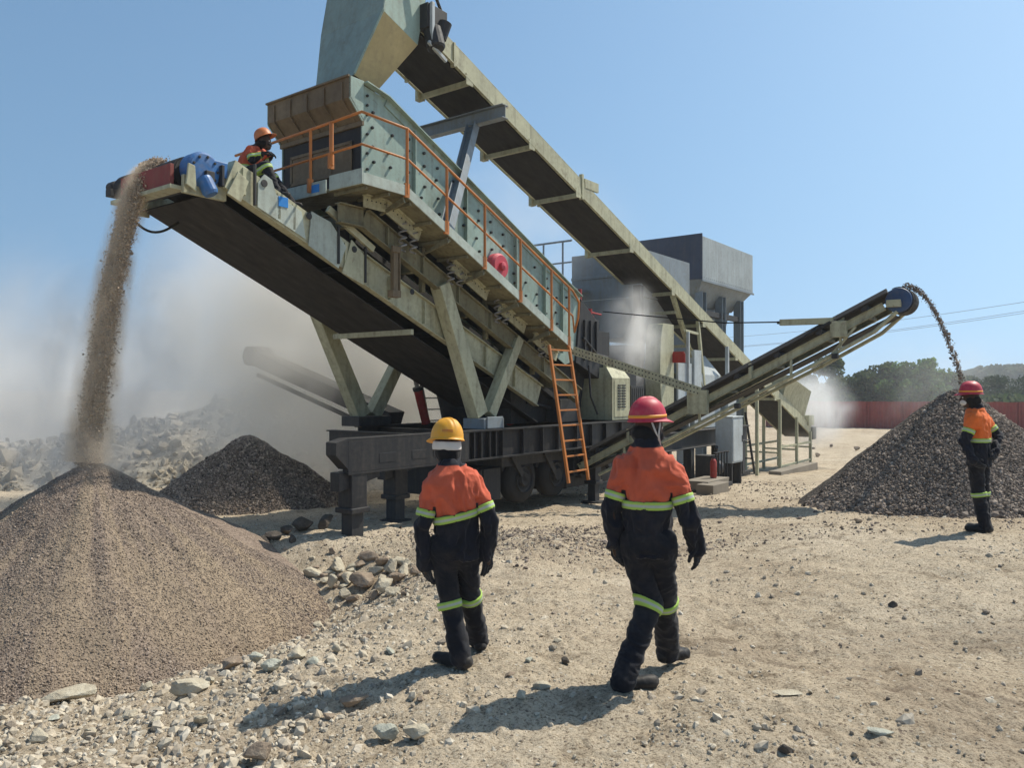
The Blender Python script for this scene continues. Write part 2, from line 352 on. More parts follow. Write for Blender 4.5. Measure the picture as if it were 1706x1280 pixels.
def ground_z(x, y):
    z = ground_base(x, y)
    far = np.clip(np.hypot(x, y) / 8, 1, 6)
    z = z + 0.045 * fbm(np.asarray(x) * 0.7, np.asarray(y) * 0.7, o=3) + 0.020 * fbm(np.asarray(x) * 3.1 + 5, np.asarray(y) * 3.1, o=3)
    rough = smooth(0.5, -3.5, x) * (1 - smooth(9, 14, y))
    return z + 0.06 * rough * fbm(np.asarray(x) * 1.9, np.asarray(y) * 1.9 + 40, o=4) + 0.022 * (0.35 + rough) * np.abs(fbm(np.asarray(x) * 5.2 + 11, np.asarray(y) * 5.2, o=4))
def gz(x, y): return float(ground_z(np.array([x]), np.array([y]))[0])
def at(px, py):
    """world point where the ground meets the line of sight through a photo pixel (for measuring positions)"""
    dx = (px - 853) / 1300; dz = (650 - py) / 1300; Y = 5.0
    for _ in range(60):
        g = gz(dx * Y, Y); Yn = (g - 1.75) / dz if dz < 0 else 60
        Y = 0.5 * Y + 0.5 * min(max(Yn, 1.5), 70)
    return dx * Y, Y, gz(dx * Y, Y)
def build_ground():
    ang = np.concatenate([np.linspace(-180, -50, 40)[:-1], np.linspace(-50, 50, 760), np.linspace(50, 180, 40)[1:]])
    A = np.radians(ang)
    r = np.concatenate([np.geomspace(0.6, 3.2, 20)[:-1], np.geomspace(3.2, 34, 560)[:-1], np.geomspace(34, 4000, 60)])
    AA, RR = np.meshgrid(A, r, indexing='ij')
    x = RR * np.sin(AA); y = RR * np.cos(AA)
    z = ground_z(x, y)
    fine = 0.012 * fbm(x * 13, y * 13, o=3, g=0.6) + 0.006 * np.maximum(0, fbm(x * 30, y * 30 + 9, o=2)) - 0.020 * np.maximum(0, fbm(x * 8 + 3, y * 11, o=3) - .55)
    z = z + fine * np.clip(14 / RR, 0, 1)
    z[RR > 400] = z[RR > 400] - 0.004 * (RR[RR > 400] - 400) * 0
    na, nr = len(A), len(r)
    i, j = np.meshgrid(np.arange(na - 1), np.arange(nr - 1), indexing='ij')
    q = np.stack([i * nr + j, i * nr + j + 1, (i + 1) * nr + j + 1, (i + 1) * nr + j], -1).reshape(-1, 4)
    # close the middle
    V = np.stack([x, y, z], -1).reshape(-1, 3)
    c = len(V); V = np.vstack([V, [[0, 0, ground_z(np.array([0.]), np.array([0.]))[0]]]])
    tri = np.array([[k * nr, (k + 1) * nr, c] for k in range(na - 1)])
    # dark track in the foreground on the right, dark spilt fines under the machine
    X, Y = V[:, 0], V[:, 1]
    lx = np.array([at(*p)[:2] for p in ((1250, 1095), (1360, 1118), (1480, 1148), (1600, 1152), (1706, 1175))])
    yl = np.interp(X, lx[:, 0], lx[:, 1]); inb = (X > lx[0, 0]) & (X < lx[-1, 0] + 0.4)
    soil = 0.75 * np.exp(-((Y - yl) / 0.045) ** 2) * inb * np.clip(0.35 + 1.1 * vnoise(X * 9, Y * 14), 0, 1)
    hp = np.exp(-(((X - 0.2) / 1.5) ** 2 + ((Y - 10.2) / 1.2) ** 2))
    soil = np.maximum(soil, 0.45 * smooth(0.25, 0.7, hp) * np.clip(0.5 + 1.2 * vnoise(X * 16, Y * 16), 0, 1))
    blot = fbm(X * 0.8 + 3, Y * 1.2, o=4)
    soil = np.maximum(soil, 0.22 * smooth(0.35, 0.9, blot))
    o = np_mesh('ground', V, [q, tri], M['ground'], smooth_=True, attrs={'soil': soil})
    tag(o, kind='structure'); return o
build_ground()

def heightfield(name, x0, x1, y0, y1, nx, ny, fn, mat, **kw):
    x, y = np.meshgrid(np.linspace(x0, x1, nx), np.linspace(y0, y1, ny), indexing='ij'); z = fn(x, y)
    i, j = np.meshgrid(np.arange(nx - 1), np.arange(ny - 1), indexing='ij')
    q = np.stack([i * ny + j, (i + 1) * ny + j, (i + 1) * ny + j + 1, i * ny + j + 1], -1).reshape(-1, 4)
    return np_mesh(name, np.stack([x, y, z], -1).reshape(-1, 3), q, mat, **kw)
def hill_fn(x, y):
    rx = np.interp(x, [-60, -40, -22, -15, -11.6, -9.2, -7.6, -5.5, -3.0, -0.5, 2], [1.8, 1.2, 0.3, -0.1, 0.5, 1.15, 1.35, 1.2, 0.55, -0.3, -1.6])
    ry = 24.0 + 0.6 * np.sin(x * 0.6)
    cross = np.exp(-((y - ry) / 3.2) ** 2)
    h = -1.75 + (rx + 1.75) * cross
    rg = np.abs(fbm(x * 0.9, y * 0.9 + 70, o=5, g=0.6))
    return h + (0.55 * rg - 0.12) * np.clip(cross * 1.6, 0, 1) * 0.75
M['hillstone'] = stone_mat('mound_stone', [(0.16, 0.135, 0.10), (0.36, 0.31, 0.235), (0.24, 0.205, 0.155), (0.44, 0.385, 0.30)])
M['rubble'] = rock_mat('rubble', (0.15, 0.13, 0.10), (0.30, 0.265, 0.21), (0.48, 0.44, 0.36))
tag(heightfield('hills', -60, 2.5, 15.5, 31, 460, 150, hill_fn, M['rubble']), kind='structure')

# ------------------------------------------------------------------ gravel piles
ICO_V = []; ph = (1 + 5 ** .5) / 2
for a in (-1, 1):
    for b in (-ph, ph): ICO_V += [(0, a, b), (a, b, 0), (b, 0, a)]
ICO_V = np.array(ICO_V, float) / math.hypot(1, ph)
def _ico_faces():
    import itertools
    d = np.linalg.norm(ICO_V[:, None] - ICO_V[None], axis=-1); e = np.min(d[d > 0.01]) * 1.01; fs = []
    for t in itertools.combinations(range(12), 3):
        if d[t[0], t[1]] < e and d[t[1], t[2]] < e and d[t[0], t[2]] < e:
            a, b, c = ICO_V[list(t)]
            fs.append(t if np.dot(np.cross(b - a, c - a), a + b + c) > 0 else (t[0], t[2], t[1]))
    return np.array(fs)
ICO_F = _ico_faces()
def rand_rot(n, g):
    q = g.normal(size=(n, 4)); q /= np.linalg.norm(q, axis=1)[:, None]
    w, x, y, z = q.T
    return np.stack([np.stack([1 - 2 * (y * y + z * z), 2 * (x * y - z * w), 2 * (x * z + y * w)], -1),
                     np.stack([2 * (x * y + z * w), 1 - 2 * (x * x + z * z), 2 * (y * z - x * w)], -1),
                     np.stack([2 * (x * z - y * w), 2 * (y * z + x * w), 1 - 2 * (x * x + y * y)], -1)], 1)
def stones(P, size, g, flat=0.6, jit=0.28):
    """many little angular stones as vertex / face arrays"""
    n = len(P)
    base = ICO_V[None] * (1 + g.uniform(-jit, jit, (n, 12, 1)))
    base = base * g.uniform(flat, 1.15, (n, 1, 3))
    V = np.einsum('nij,nkj->nki', rand_rot(n, g), base) * np.asarray(size).reshape(-1, 1, 1) + P[:, None]
    F = ICO_F[None] + (np.arange(n) * 12)[:, None, None]
    return V.reshape(-1, 3), F.reshape(-1, 3)
def pile(name, c, R, apex, base_z, nstone, ssize, bed, stone, seed, sx=1.0, sy=1.0, round_=0.25, lump=0.05, label='', conc=0.0, res=(360, 150)):
    g = np.random.default_rng(seed); H = apex - base_z
    def h(x, y):
        th = np.arctan2(y, x)
        rr = np.hypot(x / sx, y / sy) / R * (1 + 0.035 * np.sin(3 * th + seed) + 0.02 * np.sin(7 * th + 2 * seed))
        prof = np.sqrt(rr * rr + (round_ * 0.35) ** 2) - round_ * 0.35 * 0.75
        prof = prof - conc * np.sin(np.clip(prof, 0, 1) * math.pi)*-1
        z = H * (1 - prof)
        return z + lump * fbm(x * 1.6 + seed, y * 1.6, o=4) * np.clip(rr * 4, 0.15, 1) + 0.35*lump * vnoise(th * 14, rr * 2.0)*np.clip(rr*2,0,1)
    na, nr = res
    A, S = np.meshgrid(np.linspace(0, 2 * math.pi, na, endpoint=False), np.linspace(0, 1.2, nr), indexing='ij')
    x = R * S * np.cos(A) * sx; y = R * S * np.sin(A) * sy; z = h(x, y)
    V = np.stack([x, y, z], -1).reshape(-1, 3)
    i, j = np.meshgrid(np.arange(na), np.arange(nr - 1), indexing='ij'); i2 = (i + 1) % na
    q = np.stack([i * nr + j, i * nr + j + 1, i2 * nr + j + 1, i2 * nr + j], -1).reshape(-1, 4)
    # stones lie on the side one can walk up to (towards the camera) and a little round both flanks
    a = g.uniform(math.pi * 0.93, math.pi * 2.07, nstone); s = np.sqrt(g.uniform(0, 1.3, nstone))
    px = R * s * np.cos(a) * sx; py = R * s * np.sin(a) * sy
    sz = ssize * g.lognormal(0, 0.36, nstone) * (1 + 1.1 * smooth(.85, 1.12, s) * g.uniform(0, 1, nstone) ** 2); pz = h(px, py) + sz * 0.2
    SV, SF = stones(np.stack([px, py, pz], -1), sz, g)
    Vall = np.vstack([V, SV]); F = [q, SF + len(V)]
    mi = np.concatenate([np.zeros(len(q)), np.ones(len(SF))])
    th_ = np.arctan2(Vall[:, 1], Vall[:, 0]); rr_ = np.hypot(Vall[:, 0], Vall[:, 1]) / R
    st = smooth(.05, .75, fbm(th_ * 5.0 + seed, rr_ * 1.3, o=4) + .35 * vnoise(th_ * 26, rr_ * 2.2)) * smooth(.02, .25, rr_) * .7
    o = np_mesh(name, Vall, F, [bed, stone], midx=mi, attrs={'streak': st})
    o.location = (c[0], c[1], base_z)
    return o
tan_pile = pile('crusher_sand_pile', PILE_C, 3.0, 0.87, -1.05, 90000, 0.0064, M['pile_tan'], M['grain_pile'], 3, lump=0.05, round_=0.12, res=(420, 220))
tag(tan_pile, 'large tan pile of crusher sand under the falling stream at the left', 'sand pile')
mid_pile = pile('gravel_pile', (-5.68, 16.8), 2.2, 0.80, -0.85, 34000, 0.016, M['pile_grey'], M['gravel'], 5, lump=0.06, round_=0.25)
tag(mid_pile, 'small dark grey gravel pile between the tan sand pile and the black jack leg', 'gravel pile')
right_pile = pile('gravel_pile', (7.2, 12.6), 2.08, 1.79, -0.06, 62000, 0.0132, M['pile_grey'], M['gravel'], 9, sy=0.86, lump=0.05, round_=0.3)
tag(right_pile, 'tall grey gravel pile behind the lone worker, under the blue ended side conveyor', 'gravel pile')

# ------------------------------------------------------------------ loose stones
def rock_mesh(name, mat, size, seed, squash=(1, 1, 0.6), sub=3):
    import bmesh
    g = np.random.default_rng(seed)
    bm = bmesh.new(); bmesh.ops.create_icosphere(bm, subdivisions=sub, radius=1.0)
    P = np.array([v.co[:] for v in bm.verts]); 
    # facet the sphere with random cutting planes, then roughen
    d = np.ones(len(P))
    for _ in range(15):
        nrm = g.normal(size=3); nrm /= np.linalg.norm(nrm); k = g.uniform(0.40, 0.82)
        dt = P @ nrm; lim = np.where(dt > 1e-3, k / np.maximum(dt, 1e-3), 9); d = np.minimum(d, lim)
    P = P * d[:, None]
    P = P * (1 + 0.035 * fbm(P[:, 0] * 3 + seed, P[:, 1] * 3, P[:, 2] * 3, o=3))[:, None]
    P = P * np.array(squash) * size
    me = bpy.data.meshes.new(name)
    for v, p in zip(bm.verts, P): v.co = p
    bm.to_mesh(me); bm.free(); me.materials.append(mat)
    o = bpy.data.objects.new(name, me); COL.objects.link(o); return o
def place_rock(px, py, wpx, mat, label, group=None, squash=(1, 0.8, 0.55), seed=0, rz=0, sink=0.25):
    x, y, z = at(px, py); size = wpx / 2 * y / 1300
    o = rock_mesh('rock', M[mat], size, seed, squash); o.location = (x, y + size * squash[1]*0.6, z + size * squash[2] * (1 - sink) - 0.0); o.rotation_euler = (0, 0, rz)
    tag(o, label, 'rock', group); return o
place_rock(306, 1166, 84, 'rock', 'big pale flat boulder lying just below the tan sand pile', squash=(1, .55, .5), seed=1, rz=0.45)
place_rock(120, 1172, 120, 'rock', 'long low pale slab half buried at the left foot of the tan sand pile', squash=(1, .5, .25), seed=2, rz=0.35)
place_rock(310, 1105, 44, 'rock', 'round pale stone touching the edge of the tan sand pile', squash=(1, .8, .7), seed=3)
place_rock(380, 1118, 46, 'rock_brown', 'beige stone between the flat boulder and the greenish stones', squash=(1, .8, .6), seed=4)
place_rock(425, 1108, 40, 'rock_green', 'pale greenish stone, left one of two below the sand pile', squash=(1, .7, .6), seed=5)
place_rock(450, 1120, 46, 'rock_green', 'pale greenish stone, right one of two below the sand pile', squash=(1, .8, .6), seed=6)
place_rock(488, 1104, 44, 'rock', 'cream stone right of the greenish stones beside the sand pile', squash=(1, .8, .6), seed=7)
place_rock(586, 1182, 62, 'rock_brown', 'long dark sided rock beside the shadow of the yellow helmeted worker', squash=(1, .45, .5), seed=8, rz=0.5)
place_rock(640, 1240, 50, 'rock_green', 'upright greenish white stone below the shadow of the yellow helmeted worker', squash=(1, .7, .75), seed=9)
place_rock(692, 1238, 56, 'rock', 'rounded pale stone lying right of the upright greenish white stone', squash=(1, .8, .55), seed=10)
place_rock(425, 1278, 66, 'rock_brown', 'pointed rock cut by the bottom edge of the photo', squash=(1, .7, .85), seed=11, rz=0.3)
place_rock(1475, 1228, 60, 'rock_green', 'flat greenish grey stone lying alone at the bottom right', squash=(1, .7, .22), seed=12, rz=-.3)
place_rock(1310, 1258, 30, 'rock_dark', 'small dark stone lying at the bottom edge right of centre', squash=(1, .8, .8), seed=13)
place_rock(1318, 1160, 62, 'rock', 'flat pale slab set in the ground above the dark tyre track end', squash=(1, .5, .13), seed=14)
place_rock(1490, 1013, 20, 'rock_dark', 'small dark stone on bare ground far right of the two walking workers', squash=(1, .8, .7), seed=15)
place_rock(942, 1108, 22, 'rock_dark', 'dark pebble on the ground between the two walking workers', squash=(1, .8, .9), seed=16)
place_rock(905, 1152, 50, 'rock', 'pale flat stone in front of the red helmeted walker\'s shadow', squash=(1, .7, .3), seed=17)
place_rock(604, 985, 52, 'rock_brown', 'round brown boulder in the rock heap behind the yellow helmeted worker', squash=(1, .9, .8), seed=18)
place_rock(637, 990, 52, 'rock', 'smooth pale boulder right of the round brown boulder', squash=(1, .8, .6), seed=19)
place_rock(551, 985, 30, 'rock', 'upright pale boulder at the right tip of the tan sand pile', squash=(.8, .8, 1.1), seed=20)
place_rock(690, 962, 34, 'rock_brown', 'brown stone nearest to the yellow helmeted worker\'s left hand', squash=(1, .8, .6), seed=21)
place_rock(614, 938, 34, 'rock_brown', 'brown stone on top of the rock heap by the sand pile', squash=(1, .8, .7), seed=22)
gr = np.random.default_rng(42)
hx = [(int(gr.uniform(515, 705)), int(gr.uniform(925, 1012))) for _ in range(44)] + [(520, 965), (545, 958), (566, 968), (575, 1000), (585, 955), (598, 948), (625, 960), (650, 958), (660, 975), (672, 960), (580, 975), (622, 1000), (540, 975), (668, 945), (640, 945), (560, 950), (655, 995), (590, 1005), (610, 965), (636, 972)]
for k, (px, py) in enumerate(hx):
    place_rock(px, py, gr.uniform(22, 42) if k >= 44 else gr.uniform(9, 24), ['rock', 'rock_brown', 'rock'][k % 3], 'broken stone in the rock heap at the right tip of the tan sand pile', 'broken stones in the rock heap', (1, gr.uniform(.6, 1), gr.uniform(.45, .8)), 100 + k, gr.uniform(0, 3))
for k, (px, py, w) in enumerate([(455, 905, 40), (475, 893, 34), (435, 912, 32), (505, 888, 46), (540, 882, 40), (487, 905, 24)]):
    place_rock(px, py, w, 'rock_dark', 'dark boulder lying in shade left of the black jack leg', 'dark boulders left of the black jack leg', (1, .8, .75), 200 + k, k)
lx = [(215, 1200, 34), (60, 1240, 50), (20, 1165, 46), (190, 1160, 30), (245, 1150, 26), (350, 1140, 24), (400, 1140, 20), (520, 1110, 30), (560, 1090, 26), (470, 1090, 22), (610, 1065, 24), (650, 1090, 26), (330, 1210, 34), (150, 1225, 30), (545, 1200, 24), (480, 1060, 26), (530, 1045, 22), (260, 1205, 22), (850, 1130, 24), (880, 1105, 20), (870, 1165, 26), (930, 1070, 20), (700, 1170, 24), (90, 1200, 26), (420, 1165, 20)]
for k, (px, py, w) in enumerate(lx):
    place_rock(px, py, w, ['rock', 'rock', 'rock_brown', 'rock_green'][k % 4], 'small pale stone scattered on the rough ground in the foreground', 'small stones scattered in the foreground', (1, gr.uniform(.6, 1), gr.uniform(.3, .7)), 300 + k, gr.uniform(0, 3))
for k, (px, py, w) in enumerate([(1428, 752, 14), (1450, 752, 14), (1362, 762, 12), (1355, 750, 10), (1385, 745, 10), (1430, 872, 16), (1570, 880, 8), (1510, 1020, 10), (1690, 1005, 10)]):
    place_rock(px, py, w, 'rock_brown', 'lump of rubble on the open ground right of the plant', 'lumps of rubble right of the plant', (1, .8, .7), 400 + k, k)

def scatter():
    g = np.random.default_rng(11); P = []; S = []
    n = 95000
    y = 3.3 * (24 / 3.3) ** g.uniform(0, 1, n); x = (g.uniform(-1, 1, n)) * (y * 0.72 + 0.6)
    dens = 0.10 + 0.62 * smooth(0.4, -1.6, x) * (1 - smooth(9, 12, y)) + 0.35 * smooth(0.1, 0.6, fbm(x * 0.9, y * 0.9 + 7, o=3))
    heap = np.exp(-(((x - 0.2) / 1.4) ** 2 + ((y - 10.2) / 1.0) ** 2)); dens = dens + 0.8 * smooth(0.3, 0.8, heap)
    dens = dens + 0.12 * smooth(9, 14, y)
    k = g.uniform(0, 1, n) < dens; x = x[k]; y = y[k]; heap = heap[k]
    s = 0.0060 * g.lognormal(0, 0.62, len(x)) * (1 + 0.95 * smooth(0.3, -2, x) * (1 - smooth(9, 12, y))) * (1 + 0.05 * y)
    s = np.clip(s, 0.004, 0.05)
    z = ground_z(x, y) + s * g.uniform(-.35, .2, len(s))
    V, F = stones(np.stack([x, y, z], -1), s, g, flat=0.45)
    o = np_mesh('loose_gravel', V, F, M['pebble']); tag(o, 'loose pale pebbles and chips strewn over the ground', 'gravel', kind='stuff')
scatter()
def spill():
    g = np.random.default_rng(21); n = 16000
    x = g.normal(.1, 1.25, n); y = g.normal(10.6, .95, n); k2 = n // 2
    x[:k2] = g.uniform(1.5, 8.5, k2); y[:k2] = 9.5 + 15 * g.uniform(0, 1, k2) ** 1.5
    keep = g.uniform(0, 1, n) < np.where(np.arange(n) < k2, .35 + .8 * smooth(0, .5, fbm(x * .7, y * .7 + 3, o=3)), .9); x = x[keep]; y = y[keep]
    s = np.clip(.0085 * g.lognormal(0, .5, len(x)) * (.6 + .06 * y), .005, .06); z = ground_z(x, y) + s * g.uniform(-.2, .3, len(s))
    V, F = stones(np.stack([x, y, z], -1), s, g, flat=.45)
    tag(np_mesh('spilt_gravel', V, F, M['gravel']), 'grey brown gravel spilt over the ground around the plant', 'gravel', kind='stuff')
spill()
def hill_stones():
    g = np.random.default_rng(5); n = 9000
    x = g.uniform(-20, -1, n); y = g.uniform(19, 25.5, n); s = 0.045 * g.lognormal(0, 0.7, n)
    z = hill_fn(x, y) + s * 0.1
    V, F = stones(np.stack([x, y, z], -1), s, g, flat=0.3, jit=.45)
    tag(np_mesh('hill_rubble', V, F, M['hillstone']), 'broken rock covering the mound behind the piles', 'rubble', kind='stuff')
hill_stones()
# ------------------------------------------------------------------ mobile screening plant
AX = R_(90 - 36.8)                                    # plant axis: a = along it, b = towards its far side
ORG = (-2.29, 11.3)
UA = (math.sin(R_(36.8)), math.cos(R_(36.8)))
def W(a, b, z=0.0): return (ORG[0] + a * UA[0] - b * UA[1], ORG[1] + a * UA[1] + b * UA[0], z)
G0 = -0.45
plant = empty('mobile_screening_plant', (ORG[0], ORG[1], G0), AX)
tag(plant, 'huge cream and mint mobile screening plant with orange railings on a black chassis', 'screening plant')
def P(mb, name, mats, bevel=0.006, parent=None, smooth_=False):
    o = mb.build(name, mats, parent or plant, bevel, smooth_)
    if parent is None: o.location = (0, 0, -G0)
    return o
zw = lambda a: 4.72 if a < 0.75 else 4.72 - 0.455 * (a - 0.75)      # walkway floor
zt = lambda a: 6.14 - 0.45 * (a - 1.74)                             # top edge of the screen box
zc = lambda a: 3.63 - 0.415 * a                                     # lower edge of the discharge conveyor frame

# chassis
m = MB()
m.ibeam((-0.1, 0.11, 0.785), (10.4, 0.11, 0.785), 0.22, 0.53, 0.03)
m.ibeam((2.7, 2.9, 0.785), (10.4, 2.9, 0.785), 0.22, 0.53, 0.03)
m.hexa([(-.33, 0.0, .82), (-.1, 0.0, .6), (-.1, .22, .6), (-.33, .22, .82), (-.33, 0.0, 1.0), (-.1, 0.0, 1.05), (-.1, .22, 1.05), (-.33, .22, 1.0)])
m.box(-0.1, 2.6, 0.0, 0.09, 0.555, 1.015)             # boxed front end: plain plate over the web
for a in (1.9, 3.2, 5.2, 7.2, 9.2): m.ibeam((a, 0.22, 0.80), (a, 2.79, 0.80), 0.16, 0.42, 0.025)
for a in (2.75, 2.95, 3.18, 3.36, 3.56, 4.2, 4.85, 5.4, 6.1, 6.7, 7.3, 8.0, 8.7, 9.4): m.box(a, a + 0.025, 0.012, 0.095, 0.556, 1.013)
m.box(1.7, 4.4, 1.0, 1.25, 0.50, 0.86); m.box(2.4, 4.4, 1.8, 2.05, 0.50, 0.86)
m.box(3.9, 8.9, 0.3, 2.7, 0.30, 0.48)                # underslung sub-frame
for a in (4.2, 5.3, 6.4, 7.5): m.beam((a, .3, .5), (a + .45, .3, -.05), .1, .12)
for a in (0.5, 1.2, 1.7): m.box(a, a + .35, -0.006, 0.0, .66, .80)
P(m, 'chassis', [M['black']], 0.005)
m = MB()
m.box(3.08, 3.66, 0.06, 0.55, 1.052, 1.24); m.box(3.14, 3.60, .03, 0.06, 1.06, 1.27)
P(m, 'pedestal', [M['grey'], M['black']], 0.01)
m = MB(); m.box(2.45, 3.3, 2.6, 3.1, 1.052, 1.24); P(m, 'pedestal', [M['black']], 0.01)
def jack(a, b, top, bot, w=0.30):
    m = MB(); m.box(a - w / 2, a + w / 2, b - w / 2, b + w / 2, bot + 0.42, top)
    m.box(a - w / 2 - .03, a + w / 2 + .03, b - w / 2 - .03, b + w / 2 + .03, bot + .42, bot + .50)
    m.hexa([(a - .34, b - .1, top - .28), (a + .45, b - .1, top - .12), (a + .45, b + .1, top - .12), (a - .34, b + .1, top - .28),
            (a - .34, b - .1, top), (a + .45, b - .1, top), (a + .45, b + .1, top), (a - .34, b + .1, top)])
    o = P(m, 'jack_leg', [M['black']], 0.012)
    k = MB(); k.box(a - w * .38, a + w * .38, b - w * .38, b + w * .38, bot + 0.06, bot + .42); k.box(a - .2, a + .2, b - .2, b + .2, bot, bot + .06)
    q = k.build('jack_foot', [M['dark']], o, 0.008); return o
jack(0.12, 0.16, 0.56, -0.47)
jack(1.95, 1.12, 0.50, -0.55)
jack(6.9, 0.1, 0.54, -0.70, 0.24)
jack(9.6, 2.8, 0.54, -0.80, 0.26)
for a in (4.6, 5.75):
    for b in (0.45, 2.45):
        m = MB(); m.lathe([(.20, 0), (.40, .01), (.46, .05), (.47, .12), (.47, .2), (.46, .26), (.40, .30), (.2, .30)], (a, b - .15, 0.02), (0, 1, 0), 32)
        o = P(m, 'wheel', [M['rubber']], 0.0, smooth_=True)
        m = MB(); m.lathe([(.05, -.03), (.12, -.03), (.14, .02), (.24, .02), (.26, -.02), (.26, .1)], (a, b - .17, 0.02), (0, 1, 0), 24); m.build('rim', [M['dark']], o, 0)
m = MB(); m.box(3.5, 4.0, .4, 2.6, -.30, .29); m.box(6.3, 8.8, .75, 2.6, -.42, .29); m.box(6.5, 7.6, .35, .74, -.1, .28); m.box(7.75, 8.6, .40, .74, -.3, .2)
for a in (3.3, 6.1, 8.9): m.beam((a, .35, .3), (a + .3, .5, -.35), .07, .07)
m.box(4.05, 6.25, 1.0, 2.0, -.2, .29)
P(m, 'under_box', [M['dark']], 0.008)
m = MB()
for a in (4.6, 5.75): m.tube([(a, .3, .02), (a, 2.6, .02)], .08, 10); m.beam((a - .5, .5, .25), (a + .5, .5, .25), .09, .12)
for a, z in ((6.5, .1), (7.3, -.05), (8.1, .12)): m.lathe([(.16, 0), (.18, .05), (.18, .6), (.16, .65)], (a, .6, z), (0, 1, 0), 16)
P(m, 'axle', [M['dark']], 0.004)

# raking support legs of the discharge conveyor and screen
def leg(p, q, w, h, w2, h2, mat='cream'):
    m = MB(); m.beam(p, q, w, h, 0, (0, 1, 0), w2, h2); P(m, 'support_leg', [M[mat]], 0.012)
leg((3.22, .32, 1.30), (2.2, .32, 3.55), .30, .26, .26, .24)
leg((3.52, .32, 1.30), (4.42, .32, 2.75), .22, .22, .20, .2)
leg((2.75, 2.88, 1.24), (1.55, 2.88, 3.5), .30, .26, .26, .24)
leg((3.05, 2.88, 1.24), (3.95, 2.88, 2.6), .26, .24, .22, .2)

# screen box
def plate_poly(b): return [(0.6, b, 4.86), (0.6, b, 6.50), (1.1, b, 6.43), (6.95, b, zt(6.95)), (6.95, b, zt(6.95) - 1.35), (6.4, b, zt(6.4) - 1.75), (2.2, b, zt(2.2) - 1.75)]
gb = np.random.default_rng(3)
for side in (0, 1):
    b = 0.5 if side == 0 else 2.49; s = -1 if side == 0 else 1
    m = MB(); m.poly(plate_poly(b), (0, 0.02 * -s, 0))
    for a in (1.72, 3.05, 4.55, 5.55, 6.2): m.box(a, a + .02, min(b, b + s * .075), max(b, b + s * .075) - .001, zt(a) - 1.6, zt(a) - .08)
    m.beam((0.62, b + s * .05, 6.53 + .0), (1.1, b + s * .05, 6.44), .12, .02); m.beam((1.1, b + s * .05, 6.44), (6.95, b + s * .05, zt(6.95) + .01), .12, .02)
    m.beam((1.1, b + s * .012, 6.36), (6.95, b + s * .012, zt(6.95) - .07), .02, .13)
    if side == 0:
        for k in range(16):                          # rows of screen-bar bolts, two per deck line
            a = 0.85 + k * 0.37
            for dz in (.30, .52, .84, 1.06, 1.38):
                if gb.uniform() < .82: m.bolt((a + gb.uniform(-.06, .06), b - .0, min(6.4, zt(a)) - dz + gb.uniform(-.03, .03)), (0, -1, 0), .026, .045)
        for z in (6.35, 6.2, 6.05, 5.75, 5.45, 5.2): m.bolt((.70, b, z), (0, -1, 0), .022, .04)
    P(m, 'side_plate', [M['mint'], M['black']], 0.003)
m = MB()
for a in (1.2, 2.6, 4.0, 5.4, 6.7): m.tube([(a, .53, zt(a) - .75), (a, 2.47, zt(a) - .75)], .08, 10)
for dz in (.55, 1.15): m.beam((.75, 1.5, zt(.75) - dz - .15), (6.9, 1.5, zt(6.9) - dz), 1.93, .04)
P(m, 'screen_deck', [M['dark']], 0.0)
m = MB(); m.box(.62, .66, .525, 2.47, 4.86, 5.93)
m.box(.60, .62, .75, 2.2, 5.22, 5.62, 1)
for b in (.72, 1.2, 1.68, 2.2): m.box(.585, .60, b, b + .05, 5.18, 5.66, 1)
m.box(.585, .60, .72, 2.25, 5.62, 5.67, 1); m.box(.585, .60, .72, 2.25, 5.17, 5.22, 1)
P(m, 'end_curtain', [M['curtain'], M['rusty']], 0.003)
m = MB()
m.poly([(.60, .47, 5.93), (.33, .47, 6.22), (.35, .47, 6.24), (.62, .47, 5.95)], (0, 2.05, 0))
m.poly([(.33, .47, 6.22), (.33, .47, 6.55), (.355, .47, 6.55), (.355, .47, 6.24)], (0, 2.05, 0))
m.box(.29, .33, .47, 2.52, 6.53, 6.56)
for k in range(5):
    b = .62 + k * .42; m.poly([(.33, b, 6.22), (.33, b, 6.50), (.30, b, 6.46), (.30, b, 6.2), (.585, b, 5.93), (.60, b, 5.94)], (0, .02, 0))
m.box(.58, .62, .47, 2.52, 5.86, 5.93)
for b in (.47, 2.50): m.poly([(.60, b, 5.90), (.33, b, 6.20), (.33, b, 6.55), (.62, b, 6.55)], (0, .022, 0), 1)
P(m, 'feed_hopper', [M['rusty'], M['mint']], 0.003)
m = MB(); m.lathe([(.0, 0), (.22, 0), (.25, .03), (.25, .15), (.21, .2), (.0, .2)], (3.86, .47, 4.06), (0, -1, 0), 28); m.lathe([(.08, 0), (.08, .06), (0, .08)], (3.86, .27, 4.06), (0, -1, 0), 16)
P(m, 'exciter_guard', [M['pink']], 0.004)
m = MB(); m.hexa([(6.75, .45, 2.35), (7.75, .45, 2.0), (7.75, 2.5, 2.0), (6.75, 2.5, 2.35), (6.96, .45, 3.75), (7.75, .45, 3.25), (7.75, 2.5, 3.25), (6.96, 2.5, 3.75)])
for a in (7.05, 7.3, 7.55): m.box(a, a + .05, .40, .45, 2.4, 3.3)
m.box(7.6, 8.3, .5, 2.4, 2.2, 3.1); m.box(7.8, 8.5, .9, 2.3, 3.1, 3.42)
m.tube([(7.0, .42, 2.9), (7.6, .42, 2.55), (8.1, .44, 2.5)], .03, 8); m.tube([(7.2, .40, 2.3), (7.2, .35, 1.6), (7.5, .35, 1.2)], .025, 8)
P(m, 'discharge_box', [M['dark']], 0.006)
m = MB()
m.tube([(7.75, .7, 3.25), (7.75, .7, 3.62)], .05, 10); m.box(7.68, 7.82, .63, .77, 3.36, 3.45)
